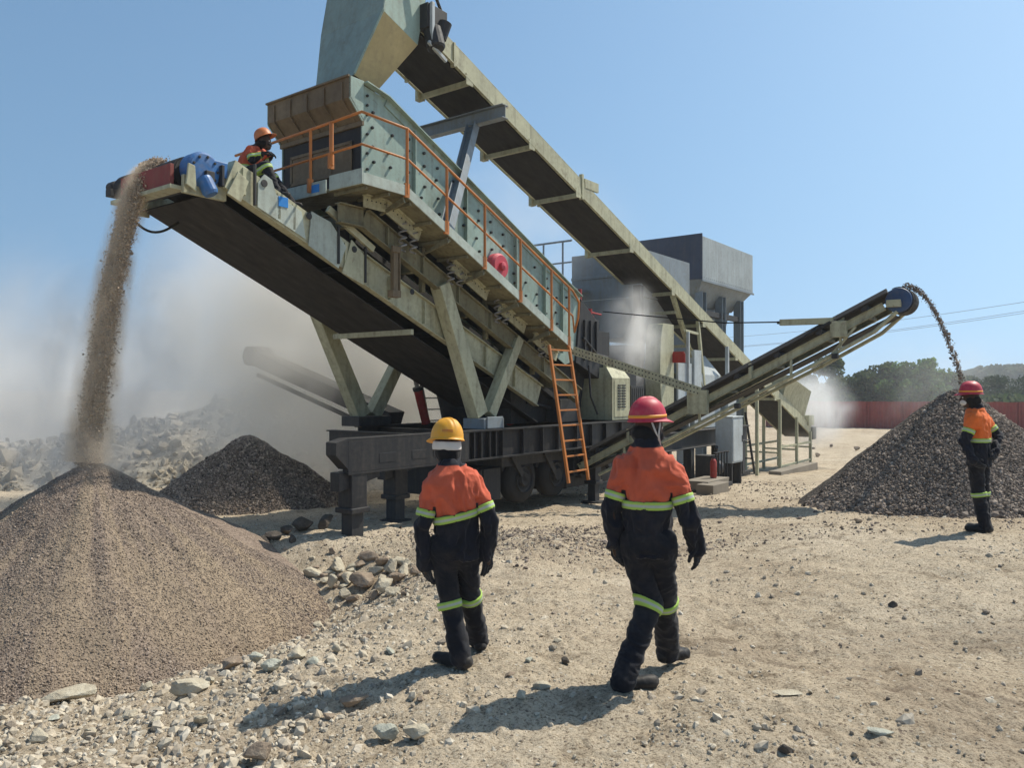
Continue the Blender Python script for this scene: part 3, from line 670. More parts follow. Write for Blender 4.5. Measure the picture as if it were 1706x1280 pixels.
m.tube([(7.15, .6, 3.65), (7.15, .6, 4.0)], .045, 10); m.tube([(7.6, .7, 3.55), (8.25, .7, 3.52)], .02, 8)
P(m, 'red_valve', [M['red']], 0.0)

# sub-frame under the screen
m = MB()
for b in (.30, 2.72):
    w = -1 if b < 1 else 1
    m.ibeam((-0.05, b, 4.36), (.45, b, 4.36), .14, .30, .02, web=0); m.ibeam((.45, b, 4.36), (6.6, b, 4.36 - .445 * 6.15), .14, .32, .02)
for a in (.2, 1.6, 3.0, 4.4, 5.8): z = 4.30 - .445 * max(0, a - .45); m.ibeam((a, .37, z), (a, 2.65, z), .12, .24, .02)
for a in (.9, 1.7, 2.6, 3.5, 4.3, 5.2):
    z = 4.36 - .445 * (a - .45); m.box(a, a + .025, .225, .295, z - .14, z + .14)
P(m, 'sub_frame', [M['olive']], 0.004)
for a0, a1 in ((.30, 1.5), (2.3, 3.25), (3.6, 4.4), (4.7, 5.5)):
    m = MB()
    zz = lambda a: (4.62 if a < .75 else 4.62 - .455 * (a - .75))
    pts = [a for a in (a0, .75, a1) if a0 <= a <= a1]
    for p, q in zip(pts[:-1], pts[1:]):
        m.beam((p, .13, zz(p) - .05), (q, .13, zz(q) - .05), .03, .17); m.beam((p, .11, zz(p) + .045), (q, .11, zz(q) + .045), .10, .02)
    for k in range(int((a1 - a0) / .09)):
        a = a0 + .06 + k * .09; m.lathe([(.014, 0), (.014, .006)], (a, .114, zz(a) - .02), (0, -1, 0), 6, 1)
    P(m, 'bolted_channel', [M['cream'], M['dark']], 0.003)
for a, z, n in ((1.15, 3.95, 3), (2.3, 3.55, 5), (3.6, 2.98, 4), (5.0, 2.4, 3)):       # coil springs
    m = MB()
    for k in range(2):
        pts = [(a + k * .24 + .06 * math.cos(t), .16 + .06 * math.sin(t), z + .04 * t / 2.2) for t in np.linspace(0, 2 * math.pi * 4, 50)]
        m.tube(pts, .016, 6)
    P(m, 'coil_spring', [M['steel']], 0.0)
m = MB(); m.box(.94, 1.04, .14, .22, 3.3, 3.95); m.box(.90, 1.08, .12, .16, 3.9, 4.0); m.box(.90, 1.08, .12, .24, 3.2, 3.31); m.box(1.05, 1.07, .12, .24, 3.2, 4.0)
P(m, 'hanger', [M['rusty']], 0.006)
m = MB(); m.box(-.05, .62, .8, 2.4, 4.0, 4.34); m.beam((.62, 1.5, 4.1), (6.3, 1.5, 4.1 - .445 * 5.68), 1.7, .10)
P(m, 'under_pan', [M['dark']], 0.006)
# box hung between screen and conveyor
for a in (1.9, 3.6, 5.1):
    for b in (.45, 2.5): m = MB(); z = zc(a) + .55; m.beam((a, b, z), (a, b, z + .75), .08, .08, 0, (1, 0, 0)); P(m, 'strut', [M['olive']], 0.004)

# walkway
m = MB()
def slab(a0, a1, b0, b1, mi=0, t=.04, dz=0.0):
    m.hexa([(a0, b0, zw(a0) - t + dz), (a1, b0, zw(a1) - t + dz), (a1, b1, zw(a1) - t + dz), (a0, b1, zw(a0) - t + dz),
            (a0, b0, zw(a0) + dz), (a1, b0, zw(a1) + dz), (a1, b1, zw(a1) + dz), (a0, b1, zw(a0) + dz)], mi)
slab(-.10, .75, -.28, .44); slab(.755, 5.45, -.28, .44); slab(-.10, .56, .445, 2.75)
for a in np.arange(.0, 5.3, .45): m.beam((a, -.26, zw(a) - .07), (a, .42, zw(a) - .07), .04, .05)
for a in (.75, 1.75, 2.65, 3.65, 4.65): m.beam((a, -.27, zw(a) - .10), (a, .24, zw(a) - .26), .035, .10, 0, (0, 0, 1), .035, .03)
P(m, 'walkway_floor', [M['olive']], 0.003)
m = MB()
def toe(a0, a1, h=.15):
    m.hexa([(a0, -.305, zw(a0) - .04), (a1, -.305, zw(a1) - .04), (a1, -.283, zw(a1) - .04), (a0, -.283, zw(a0) - .04),
            (a0, -.305, zw(a0) + h), (a1, -.305, zw(a1) + h), (a1, -.283, zw(a1) + h), (a0, -.283, zw(a0) + h)])
toe(-.1, .75, .12); toe(.752, 5.45, .12)
m.box(-.125, -.103, -.305, .40, 4.68, 4.90); m.box(-.125, -.103, .48, 2.75, 4.66, 4.86)
m.box(-.129, -.126, .62, .80, 4.70, 4.82, 1)
P(m, 'toe_board', [M['toe'], M['sticker']], 0.003)

# orange railing: rails with posts
ORG_R = []
rail = MB()
top = [(-.12, 2.75, 5.62), (-.12, .34, 5.68), (-.12, -.29, 5.70), (.80, -.29, 5.70), (5.45, -.29, 3.72), (5.72, -.27, 3.52), (5.80, -.2, 3.22), (5.78, -.12, 2.92)]
mid = [(-.12, 2.75, 5.17), (-.12, -.29, 5.24), (.80, -.29, 5.24), (5.45, -.29, 3.22), (5.78, -.12, 2.92)]
rail.tube(top, .022, 8); rail.tube(mid, .019, 8)
rail = P(rail, 'handrail', [M['orange']], 0.0, smooth_=True)
def post(a, b, z0, z1, r=.023):
    m = MB(); m.tube([(a, b, z0), (a, b, z1)], r, 8); m.box(a - .045, a + .045, b - .012, b + .03, z0 - .05, z0 + .16)
    m.build('post', [M['orange']], rail, 0, False)
for a in (.78, 1.68, 2.65, 3.68, 4.68, 5.30): post(a, -.30, zw(a) + .0, 5.70 - max(0, a - .8) * .426)
for b in (.82, 1.92): post(-.13, b, 4.76, 5.66)
post(-.12, .36, 5.05, 5.69, .032)

# ladder hung on the walkway end
def ladder(p0, p1, q0, q1, n, mat, r=.024, parent=None):
    m = MB(); m.beam(p0, q0, .05, .055, 0, (1, 0, 0)); m.beam(p1, q1, .05, .055, 0, (1, 0, 0))
    l = P(m, 'ladder', [M[mat]], 0.004)
    for k in range(n):
        t = (k + .3) / n; a = Vector(p0).lerp(Vector(q0), t); b = Vector(p1).lerp(Vector(q1), t)
        s = MB(); s.beam(a, b, .035, .03); s.build('rung', [M[mat]], l, 0.004)
    return l
ladder((4.52, -.35, 2.60), (5.22, -.35, 2.60), (4.52, -.79, .02), (5.22, -.79, .02), 9, 'orange')
ladder((4.4, 2.9, 2.15), (4.9, 2.9, 2.15), (5.0, 3.15, .9), (5.5, 3.15, .9), 5, 'dark')
for p, q in (((5.25, 1.1, 1.06), (4.6, 1.0, 2.3)), ((4.2, 2.5, 1.06), (3.75, 2.5, 2.3))):
    m = MB(); d = Vector(q) - Vector(p); m.tube([p, Vector(p) + d * .55], .09, 14); m.tube([Vector(p) + d * .55, Vector(p) + d * .6], .10, 14, 1); m.tube([Vector(p) + d * .6, q], .045, 10, 2)
    P(m, 'hydraulic_cylinder', [M['red'], M['dark'], M['steel']], 0.0, smooth_=False)

# discharge conveyor (rises to the left over the tan pile)
SL = -.415
def cb(a, dz=0): return zc(a) + dz
m = MB()
for b, sd in ((.50, 1), (2.45, -1)):
    m.ibeam((.35, b, cb(.35, .25)), (5.4, b, cb(5.4, .24)), .13, .46, .02, web=0)
    m.beam((-1.75, b, cb(-1.75, .22)), (.35, b, cb(.35, .24)), .16, .42)
    for a in (.35, 1.15, 1.95, 2.75, 3.6, 4.5): m.box(a, a + .03, b - .075, b + .075, cb(a, .05), cb(a, .42))
    for a in (-1.55, -1.0, -.75, -.1, .2): m.beam((a, b - sd * .09, cb(a, .06)), (a, b - sd * .09, cb(a, .42)), .03, .05, 0, (1, 0, 0))
m.poly([(-1.35, .395, cb(-1.35, .02)), (-.55, .395, cb(-.55, .04)), (-.62, .395, cb(-.6, .40)), (-1.05, .395, cb(-1.05, .37)), (-1.12, .395, cb(-1.12, .53)), (-1.24, .395, cb(-1.24, .53)), (-1.34, .395, cb(-1.34, .36))], (0, .022, 0), 3)
m.poly([(-.5, .392, cb(-.5, -.02)), (.05, .392, cb(.05, -.05)), (.2, .392, cb(.2, .35)), (-.1, .392, cb(-.1, .55)), (-.45, .392, cb(-.45, .50))], (0, .022, 0), 3)
m.poly([(.12, .388, cb(.12, -.08)), (.55, .388, cb(.55, -.04)), (.62, .388, cb(.62, .40)), (.3, .388, cb(.3, .52))], (0, .022, 0))
m.beam((-.15, .40, cb(-.15, .72)), (.75, .40, cb(.75, .62)), .06, .10)
for a in (-1.25, -.5, .35, 1.6): m.lathe([(.05, 0), (.05, .01)], (a, .39, cb(a, .4)), (0, -1, 0), 14, 1)
for a in (-1.42, .02, .55): m.box(a, a + .03, .36, .40, cb(a, .0), cb(a, .55), 1)
m.box(-1.02, -.86, .386, .392, cb(-.95, .26), cb(-.95, .40), 2)
frame = P(m, 'discharge_conveyor', [M['cream'], M['dark'], M['sticker'], M['toe']], 0.006)
m = MB()
m.beam((-1.9, 1.475, cb(-1.9, -.10)), (5.6, 1.475, cb(5.6, -.22)), 1.62, .025)                     # return strand
m.beam((-2.12, 1.475, cb(-2.12, .21)), (-.2, 1.475, cb(-.2, .40)), 1.45, .03); m.beam((-.2, 1.475, cb(-.2, .40)), (5.4, 1.475, cb(5.4, .40)), 1.45, .03)                       # carrying strand
for sd in (-1, 1): m.beam((-.4, 1.475 + sd * .80, cb(-.4, .44)), (5.4, 1.475 + sd * .80, cb(5.4, .48)), .32, .02, 0, (0, -sd * .5, 1))
# strand wrapped round the drum
arc = [(-2.15 - .215 * math.sin(t), cb(-2.15, .0) + .215 * math.cos(t)) for t in np.linspace(-.15, math.pi - .35, 14)]
for (a0, z0), (a1, z1) in zip(arc[:-1], arc[1:]): m.beam((a0, 1.475, z0), (a1, 1.475, z1), 1.5, .022, 0)
m.build('belt', [M['belt']], frame, 0)
m = MB(); m.lathe([(.0, 0), (.20, 0), (.20, 1.5), (0, 1.5)], (-2.15, .72, cb(-2.15, .0)), (0, 1, 0), 32); m.build('head_pulley', [M['dark']], frame, 0.004)
m = MB()
m.lathe([(.1, 0), (.21, .0), (.235, .03), (.235, .20), (.20, .23), (.1, .24)], (-2.08, .69, cb(-2.08, .06)), (0, -1, 0), 32)
m.box(-1.98, -1.76, .46, .66, cb(-1.88, .10), cb(-1.88, .30)); m.lathe([(.09, 0), (.10, .04), (.10, .2), (.08, .24)], (-2.1, .47, cb(-2.1, -.05)), (.2, -.2, -.6), 18)
for k in range(9): t = k * .7; m.bolt((-2.08 + .17 * math.cos(t), .455, cb(-2.08, .06) + .17 * math.sin(t)), (0, -1, 0), .02, .02, 1)
m.box(-2.1, -1.98, .40, .45, cb(-2, -.06), cb(-2, .08), 1); m.box(-1.88, -1.84, .40, .5, cb(-1.87, -.02), cb(-1.87, .25), 1)
m.build('drive_motor', [M['blue'], M['dark']], frame, 0.008)
m = MB(); m.box(-2.46, -2.41, .62, 1.85, cb(-2.3, -.27), cb(-2.3, .0)); m.build('scraper_panel', [M['oxide']], frame, 0.004)
m = MB(); m.box(-2.50, -2.30, .55, 2.05, cb(-2.3, -.33), cb(-2.3, -.275)); m.box(-2.35, -1.75, .50, .56, cb(-2.1, -.28), cb(-2.1, -.05)); m.box(-2.2, -1.75, 2.42, 2.46, cb(-2.0, -.2), cb(-2.0, .1))
m.poly([(-2.36, .42, cb(-2.25, -.25)), (-2.22, .42, cb(-2.2, -.3)), (-2.24, .42, cb(-2.2, .02)), (-2.33, .42, cb(-2.2, .04))], (0, .03, 0))
m.poly([(-1.82, .37, cb(-1.8, -.08)), (-1.62, .37, cb(-1.7, -.12)), (-1.50, .37, cb(-1.6, .22)), (-1.66, .37, cb(-1.7, .28))], (0, .03, 0))
m.build('head_frame', [M['cream']], frame, 0.006)
m = MB(); m.lathe([(.06, 0), (.09, .02), (.09, .16), (.05, .2)], (-2.2, 2.46, cb(-2.2, .08)), (0, 1, 0), 14); m.box(-2.3, -2.1, 2.46, 2.6, cb(-2.2, -.06), cb(-2.2, .04)); m.build('bearing', [M['dark']], frame, 0.004)
m = MB(); m.tube([(-2.3 + .7 * k / 16, 2.3 - .4 * k / 16, cb(-2.3 + .7 * k / 16, -.14 - .30 * math.sin(math.pi * k / 16))) for k in range(17)], .018, 8); m.build('hose', [M['rubber']], frame, 0, True)
m = MB()
for a in (1.72,):
    m.beam((a, .5, cb(a, -.20 if a > 0 else -.16)), (a, 2.45, cb(a, -.20 if a > 0 else -.16)), .07, .09)
m.build('cross_bar', [M['cream']], frame, 0.004)
for a in np.arange(-1.6, 5.2, 1.1):
    m = MB(); m.tube([(a, .62, cb(a, .30)), (a, 2.33, cb(a, .30))], .05, 10); m.build('roller', [M['dark']], frame, 0)

m = MB(); m.hexa([(5.0, .9, 1.06), (7.6, .9, 1.06), (7.6, 2.75, 1.06), (5.0, 2.75, 1.06), (4.7, .7, 2.0), (7.6, .7, 2.4), (7.6, 2.8, 2.4), (4.7, 2.8, 2.0)]); m.box(4.95, 7.5, .86, .9, 1.3, 1.36)
m.box(7.62, 10.2, 1.6, 2.85, 1.06, 2.6); m.tube([(5.4, .8, 1.5), (6.3, .75, 1.35), (7.2, .8, 1.6)], .035, 8); m.box(6.2, 6.9, .5, .86, 1.06, 1.55)
P(m, 'transfer_hopper', [M['dark']], 0.006)
# engine cabinet with louvres
m = MB(); m.box(7.72, 8.55, .10, .95, 1.07, 2.02); m.hexa([(7.72, .10, 2.02), (8.55, .10, 2.02), (8.55, .95, 2.02), (7.72, .95, 2.02), (7.78, .28, 2.26), (8.5, .28, 2.26), (8.5, .9, 2.26), (7.78, .9, 2.26)])
m.box(7.715, 7.72, .18, .88, 1.12, 1.96); m.box(8.0, 8.3, .4, .7, 2.26, 2.36)
cab = P(m, 'engine_cabinet', [M['cream']], 0.012)
m = MB(); m.box(7.80, 8.48, .088, .10, 1.14, 1.96)
for col in range(2):
    for k in range(9): m.beam((7.95 + col * .2, .078, 1.36 + k * .062), (8.10 + col * .2, .078, 1.36 + k * .062), .02, .028, 1)
m.build('louvre_door', [M['cream'], M['black']], cab, 0.002)
m = MB(); m.box(8.65, 9.3, .12, .9, 1.07, 1.85); 
for k in range(6): m.box(8.7 + k * .1, 8.75 + k * .1, .11, .12, 1.12, 1.8)
m.box(8.75, 9.25, .3, .8, 1.85, 2.2)
P(m, 'radiator', [M['dark']], 0.008)
# goal-post carrying the feed conveyor
m = MB(); m.ibeam((3.95, .25, 6.99), (3.95, 2.6, 6.99), .18, .26, .02)
m.ibeam((3.9, 1.0, 6.86), (1.85, -.10, 4.24), .17, .20, .018, up=(0, 1, 0)); m.ibeam((3.95, 2.5, 6.86), (2.6, 2.62, 4.3), .17, .2, .018, up=(0, 1, 0))
P(m, 'goal_post', [M['grey'], M['cream']], 0.004)

# side conveyor: swings out to the right towards the camera
ca = 6.9; sz = lambda s: .2 + .508 * s
def S(a, s, dz=0): return (a, -s, sz(s) + dz)
m = MB()
for a in (6.62, 7.18):
    m.ibeam(S(a, -.3, .04), S(a, 5.75, .04), .08, .14, .012, web=0)
for s in (.3, 1.2, 2.1, 3.0, 3.9, 4.8, 5.5): m.beam(S(6.62, s, .0), S(7.18, s, .0), .06, .06)
for s in (1.0, 2.35, 3.55, 5.0): 
    m.beam(S(6.60, s - .08, .0), S(6.60, s - .08, .28), .10, .06, 0, (0, 1, 0)); m.beam(S(7.2, s - .08, .0), S(7.2, s - .08, .26), .10, .06, 0, (0, 1, 0))
m.box(6.48, 6.60, -2.65, -2.25, sz(2.45) - .16, sz(2.45) + .30); m.box(6.50, 6.62, -5.17, -4.93, sz(5.05) - .10, sz(5.05) + .18)
side = P(m, 'side_conveyor', [M['cream']], 0.005)
m = MB()
m.beam(S(6.9, -.4, .26), S(6.9, 5.95, .24), .50, .03)
for sd in (-1, 1): m.beam(S(6.9 + sd * .29, -.4, .29), S(6.9 + sd * .29, 5.8, .27), .16, .035, 0, (sd * .6, 0, 1))
m.beam(S(6.9, -.4, -.10), S(6.9, 5.9, -.19), .50, .02)
arc = [(-(5.97 + .225 * math.sin(t)), sz(5.97) + .02 + .225 * math.cos(t)) for t in np.linspace(-.5, math.pi + .3, 16)]
for (y0, z0), (y1, z1) in zip(arc[:-1], arc[1:]): m.beam((6.9, y0, z0), (6.9, y1, z1), .5, .02, 0, (1, 0, 0)) if 0 else m.hexa([(6.65, y0, z0), (7.15, y0, z0), (7.15, y1, z1), (6.65, y1, z1), (6.65, y0, z0 + .004), (7.15, y0, z0 + .004), (7.15, y1, z1 + .004), (6.65, y1, z1 + .004)])
m.build('belt', [M['belt']], side, 0)
m = MB(); m.lathe([(.06, -.05), (.06, 0), (.20, 0), (.21, .03), (.21, .54), (.20, .57), (.06, .57)], (6.60, -5.97, sz(5.97) + .02), (1, 0, 0), 32); m.box(6.52, 6.6, -6.02, -5.80, sz(5.9) - .06, sz(5.9) + .06, 1); m.build('head_pulley', [M['navyblue'], M['cream']], side, 0.004)
m = MB(); m.tube([S(6.62, .2, -.34), S(6.62, 4.7, -.34), S(6.62, 5.6, -.30), S(6.62, 5.95, -.16)], .034, 10); m.tube([S(7.18, .2, -.34), S(7.18, 4.7, -.34), S(7.18, 5.6, -.30), S(7.18, 5.95, -.16)], .034, 10)
for s in (.8, 2.45, 4.2, 5.05): m.beam(S(6.62, s, -.34), S(6.62, s, -.02), .04, .04, 0, (0, 1, 0))
m.beam(S(6.62, 4.9, -.32), S(6.62, 5.3, -.05), .04, .04); m.build('lower_tube', [M['cream']], side, 0)
for s in np.arange(.2, 5.6, .75):
    m = MB(); m.tube([S(6.66, s, .19), S(7.14, s, .19)], .045, 10); m.box(6.56, 6.66, -s - .05, -s + .05, sz(s) + .13, sz(s) + .23); m.build('roller', [M['dark']], side, 0)
for s in (1.6, 3.2, 4.95):
    m = MB(); m.box(6.53, 6.62, -s - .07, -s + .03, sz(s) - .42, sz(s) - .33); m.build('return_bracket', [M['dark']], side, 0)
m = MB(); m.beam((6.64, -4.0, 2.98), (6.64, -5.1, 2.96), .09, .11); m.beam((6.64, -3.95, 2.98), (6.64, -4.25, 2.98), .07, .05, 1); m.build('stay_arm', [M['cream'], M['dark']], side, 0.003)
m = MB(); m.tube([(8.0, .5, 3.56), (7.5, -1.2, 3.30), (7.0, -2.8, 3.06), (6.64, -3.98, 2.99)], .014, 6); m.build('stay_cable', [M['rubber']], side, 0)
m = MB()
p, q = Vector((5.6, -.18, 2.55)), Vector((6.52, -2.5, 1.72))
m.beam(p, q, .05, .17); d = (q - p)
for k in range(38):
    c = p + d * ((k + .5) / 38)
    for dz in (-.045, .045): m.box(c.x - .034, c.x + .034, c.y - .012, c.y + .012, c.z + dz - .012, c.z + dz + .012, 1)
m.build('perforated_stay', [M['cream'], M['black']], side, 0)

# conveyor on the far side, half lost in dust
m = MB(); m.beam((3.8, 3.0, 1.15), (3.1, 6.7, 2.5), .55, .30); m.beam((3.8, 3.0, .75), (3.1, 6.7, 2.1), .08, .08); m.tube([(2.85, 6.7, 2.52), (3.4, 6.7, 2.52)], .22, 20)
P(m, 'far_side_conveyor', [M['dark']], 0.004)

# ------------------------------------------------------------------ feed conveyor (separate, on its own legs)
zf = lambda a: 7.49 - .351 * (a - 3.4)
feed = empty('feed_conveyor', W(24.0, 1.28, -1.40), AX)
tag(feed, 'long inclined feed conveyor with dark belt underside and cream sides rising to the mint chute', 'conveyor')
def PF(mb, name, mats, bevel=0.006, parent=None, smooth_=False):
    o = mb.build(name, mats, parent or feed, bevel, smooth_)
    if parent is None: o.location = (-24.0, -1.28, 1.40)
    return o
m = MB()
for b, s in ((.70, -1), (1.86, 1)):
    m.beam((2.0, b, zf(2.0) + .21), (25.1, b, zf(25.1) + .21), .04, .38)
    m.beam((2.0, b + s * .012, zf(2.0) + .02), (25.1, b + s * .012, zf(25.1) + .02), .062, .022); m.beam((2.0, b - s * .04, zf(2.0) + .405), (25.1, b - s * .04, zf(25.1) + .405), .12, .022)
    for a in (3.4, 5.4, 7.2, 9.7, 12.1, 14.2, 16.8, 20.6): m.box(a - .10, a + .10, b + min(s * .022, s * .04), b + max(s * .022, s * .04), zf(a) - .09, zf(a) + .12)
    m.box(7.35, 7.42, b - .045, b + .045, zf(7.4) - .02, zf(7.4) + .55); m.box(7.5, 8.1, b - .03, b + .03, zf(7.8) + .41, zf(7.8) + .62)
    m.box(2.95, 3.0, b - .045, b + .045, zf(3) - .02, zf(3) + .42)
PF(m, 'conveyor_frame', [M['cream'], M['dark']], 0.004)
m = MB(); m.beam((1.9, 1.28, zf(1.9) + .012), (25.2, 1.28, zf(25.2) + .012), 1.06, .02); m.beam((1.9, 1.28, zf(1.9) + .36), (25.2, 1.28, zf(25.2) + .36), .95, .025)
PF(m, 'belt', [M['belt']], 0)
for a in (3.4, 5.4, 7.2, 9.7, 12.1, 14.2, 16.8, 20.6):
    m = MB(); m.beam((a, .68, zf(a) - .03), (a, 1.95, zf(a) - .03), .07, .10); m.box(a - .06, a + .06, 1.9, 2.0, zf(a) - .1, zf(a) + .12); PF(m, 'cross_bar', [M['cream']], 0.004)
# chute
m = MB()
T = [(1.15, .6, 7.90), (1.95, .6, 7.62), (1.95, 2.15, 7.62), (1.15, 2.15, 7.90)]; B = [(.84, .95, 6.84), (1.34, .95, 6.72), (1.34, 1.9, 6.72), (.84, 1.9, 6.84)]
U = [(1.42, .6, 9.3), (2.25, .6, 8.9), (2.25, 2.15, 8.9), (1.42, 2.15, 9.3)]
def shell(lo, hi, mi):
    for k in range(4):
        j = (k + 1) % 4; q = [Vector(lo[k]), Vector(lo[j]), Vector(hi[j]), Vector(hi[k])]
        nrm = (q[1] - q[0]).cross(q[3] - q[0]).normalized(); m.poly(q, nrm * -.012, mi[k])
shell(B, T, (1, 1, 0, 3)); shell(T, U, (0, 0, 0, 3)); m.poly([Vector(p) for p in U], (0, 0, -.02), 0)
m.beam((.83, .93, 6.85), (1.14, .59, 7.9), .03, .03); m.beam((1.14, .59, 7.9), (1.42, .59, 9.3), .03, .03)
m.box(1.50, 1.72, .735, .742, 7.0, 7.16, 2) if 0 else m.poly([(1.62, .758, 7.36), (1.76, .735, 7.40), (1.72, .70, 7.52), (1.58, .72, 7.49)], (0, -.008, 0), 2)
PF(m, 'chute', [M['mint'], M['mint_bounce'], M['sticker'], M['mint_shaded']], 0.004)
m = MB(); m.box(2.0, 2.5, .42, .66, zf(2.2) + .0, zf(2.2) + .42); m.lathe([(.13, 0), (.16, .02), (.16, .36), (.13, .40)], (2.2, .5, zf(2.2) + .05), (.0, -.25, -.9), 18); m.lathe([(.1, 0), (.12, .3)], (2.36, .45, zf(2.3) - .05), (.2, -.2, 1), 14)
m.box(2.05, 2.12, .36, .42, zf(2.1) - .32, zf(2.1) + .4, 1); m.beam((2.0, .40, zf(2.1) - .30), (2.45, .40, zf(2.4) - .38), .05, .06, 1); m.tube([(2.5, .5, zf(2.5) + .45), (2.2, .42, zf(2.3) + .62), (1.9, .5, zf(2) + .7)], .03, 8)
PF(m, 'drive_motor', [M['dark'], M['palegrey']], 0.006)
# trestle under the middle, hanging ladder-like side frames
m = MB()
for b in (.74, 1.82):
    m.ibeam((12.2, b, zf(12.2) - .02), (14.6, b, 1.2), .10, .13, .012); m.beam((13.9, b, zf(13.9)), (14.5, b, 1.2), .09, .09); m.beam((12.9, b, 3.45), (13.9, b, 3.4), .06, .07)
for a, z in ((12.45, 3.92), (13.1, 3.0), (13.7, 2.2)): m.beam((a, .74, z), (a, 1.82, z), .08, .08)
m.beam((14.4, .74, 2.0), (14.4, 1.82, 2.0), .07, .07)
PF(m, 'trestle', [M['cream']], 0.004)
# tail: loading box, legs, ladder frame
m = MB(); m.hexa([(21.6, .72, zf(21.6) + .4), (24.2, .72, zf(24.2) + .4), (24.2, 1.84, zf(24.2) + .4), (21.6, 1.84, zf(21.6) + .4), (21.5, .45, zf(21.6) + 1.2), (24.3, .45, zf(24.2) + 1.5), (24.3, 2.1, zf(24.2) + 1.5), (21.5, 2.1, zf(21.6) + 1.2)])
m.box(24.5, 25.2, .6, 1.9, zf(24.8) + .35, zf(24.8) + .75)
PF(m, 'loading_box', [M['cream']], 0.01)
m = MB(); m.lathe([(0, 0), (.22, 0), (.22, 1.0), (0, 1.0)], (25.2, .78, zf(25.2) + .2), (0, 1, 0), 24); m.box(25.0, 25.5, .60, .72, zf(25.2) - .1, zf(25.2) + .4)
PF(m, 'tail_pulley', [M['dark']], 0.004)
m = MB()
for a in (18.6, 21.0, 23.0, 24.8):
    for b in (.64, 1.92): m.beam((a, b, -1.38), (a, b, max(zf(a) + .1, -.9)), .10, .10, 0, (1, 0, 0))
    if a > 20:
        m.beam((a, .64, -.55), (a, 1.92, -.55), .06, .06)
for b in (.64, 1.92):
    m.beam((21.0, b, -.35), (24.8, b, -.35), .06, .08); m.beam((21.0, b, -1.05), (24.8, b, -1.05), .06, .08)
PF(m, 'leg_frame', [M['cream']], 0.003)
l = MB(); 
for b in (.9, 1.35): l.beam((18.2, b, 1.0), (19.2, b, -1.38), .05, .07, 0, (0, 1, 0))
for k in range(4): a = 18.4 + k * .24; l.beam((a, .9, .52 - k * .57), (a, 1.35, .52 - k * .57), .05, .05)
PF(l, 'access_ladder', [M['dark']], 0)

# ------------------------------------------------------------------ hopper tower and crushing plant behind
tow = empty('hopper_tower', W(21.3, 4.2, -1.40), AX)
tag(tow, 'dark steel feed hopper raised on tall columns, rising behind the feed conveyor', 'hopper')
def PT(mb, name, mats, bevel=0.01):
    o = mb.build(name, mats, tow, bevel); o.location = (-21.3, -4.2, 1.40); return o
m = MB()
o0, o1 = (18.83, 2.7, 24.0, 5.9), (19.0, 2.9, 23.8, 5.7)
m.box(18.83, 18.88, 2.7, 5.9, 5.75, 7.4); m.box(18.885, 24.0, 2.7, 2.75, 5.75, 7.3, 2); m.box(18.885, 24.0, 5.85, 5.9, 5.75, 7.3); m.box(23.95, 24.0, 2.755, 5.845, 5.75, 7.3)
m.hexa([(19.6, 3.3, 4.9), (23.2, 3.3, 4.9), (23.2, 5.3, 4.9), (19.6, 5.3, 4.9), (18.84, 2.71, 5.745), (23.99, 2.71, 5.745), (23.99, 5.89, 5.745), (18.84, 5.89, 5.745)], 1)
for k in range(26): m.bolt((19.0 + k * .19, 2.698, 5.82), (0, -1, 0), .02, .015, 1)
m.box(18.78, 24.05, 2.66, 2.698, 5.66, 5.74, 1)
PT(m, 'bin', [M['slate'], M['grey'], M['bin_sunlit']], 0.012)  # near side and funnel coloured lighter for the sun falling on them
for a in (19.4, 21.3, 23.2):
    for b in (3.0, 5.5):
        m = MB(); m.ibeam((a, b, -1.36), (a, b, 5.35), .30, .36, .03, up=(1, 0, 0)); m.box(a - .3, a + .3, b - .3, b + .3, -1.42, -1.36); PT(m, 'column', [M['grey']], 0.006)
m = MB(); m.beam((19.4, 3.0, 4.6), (23.2, 3.0, 4.6), .16, .2); m.beam((19.4, 5.5, 4.6), (23.2, 5.5, 4.6), .16, .2); m.beam((21.3, 3.0, .1), (23.2, 3.0, 2.6), .09, .09); m.beam((19.4, 3.0, 2.6), (21.3, 3.0, .1), .09, .09)
m.beam((19.4, 3.0, .2), (21.3, 5.5, .2), .12, .2); m.hexa([(20.0, 3.6, 3.0), (22.6, 3.6, 3.0), (22.6, 5.0, 3.0), (20.0, 5.0, 3.0), (19.7, 3.35, 4.9), (23.1, 3.35, 4.9), (23.1, 5.25, 4.9), (19.7, 5.25, 4.9)], 1)
PT(m, 'brace', [M['dark'], M['grey']], 0.008)

cr = empty('crushing_plant', W(12.5, 2.0, -0.75), AX)
tag(cr, 'grey crushing plant with dusty hopper plate and curved cream guard beyond the screen', 'crusher')
def PC(mb, name, mats, bevel=0.008, smooth_=False):
    o = mb.build(name, mats, cr, bevel, smooth_); o.location = (-12.5, -2.0, .75); return o
m = MB(); m.ibeam((10.6, .6, .35), (17.5, .6, .35), .25, .5, .03); m.ibeam((10.6, 3.2, .35), (17.5, 3.2, .35), .25, .5, .03)
for a in (11.0, 13.0, 15.0, 17.0): m.beam((a, .7, .35), (a, 3.1, .35), .2, .35); m.box(a - .12, a + .12, .5, .74, -.95, .1); m.box(a - .12, a + .12, 3.08, 3.32, -.95, .1)
PC(m, 'base_frame', [M['dark']])
m = MB(); m.hexa([(11.5, 1.9, 3.2), (14.2, 1.9, 3.2), (14.2, 3.2, 3.2), (11.5, 3.2, 3.2), (11.46, 1.35, 4.3), (14.6, 1.35, 4.3), (14.6, 3.55, 4.3), (11.46, 3.55, 4.3)])
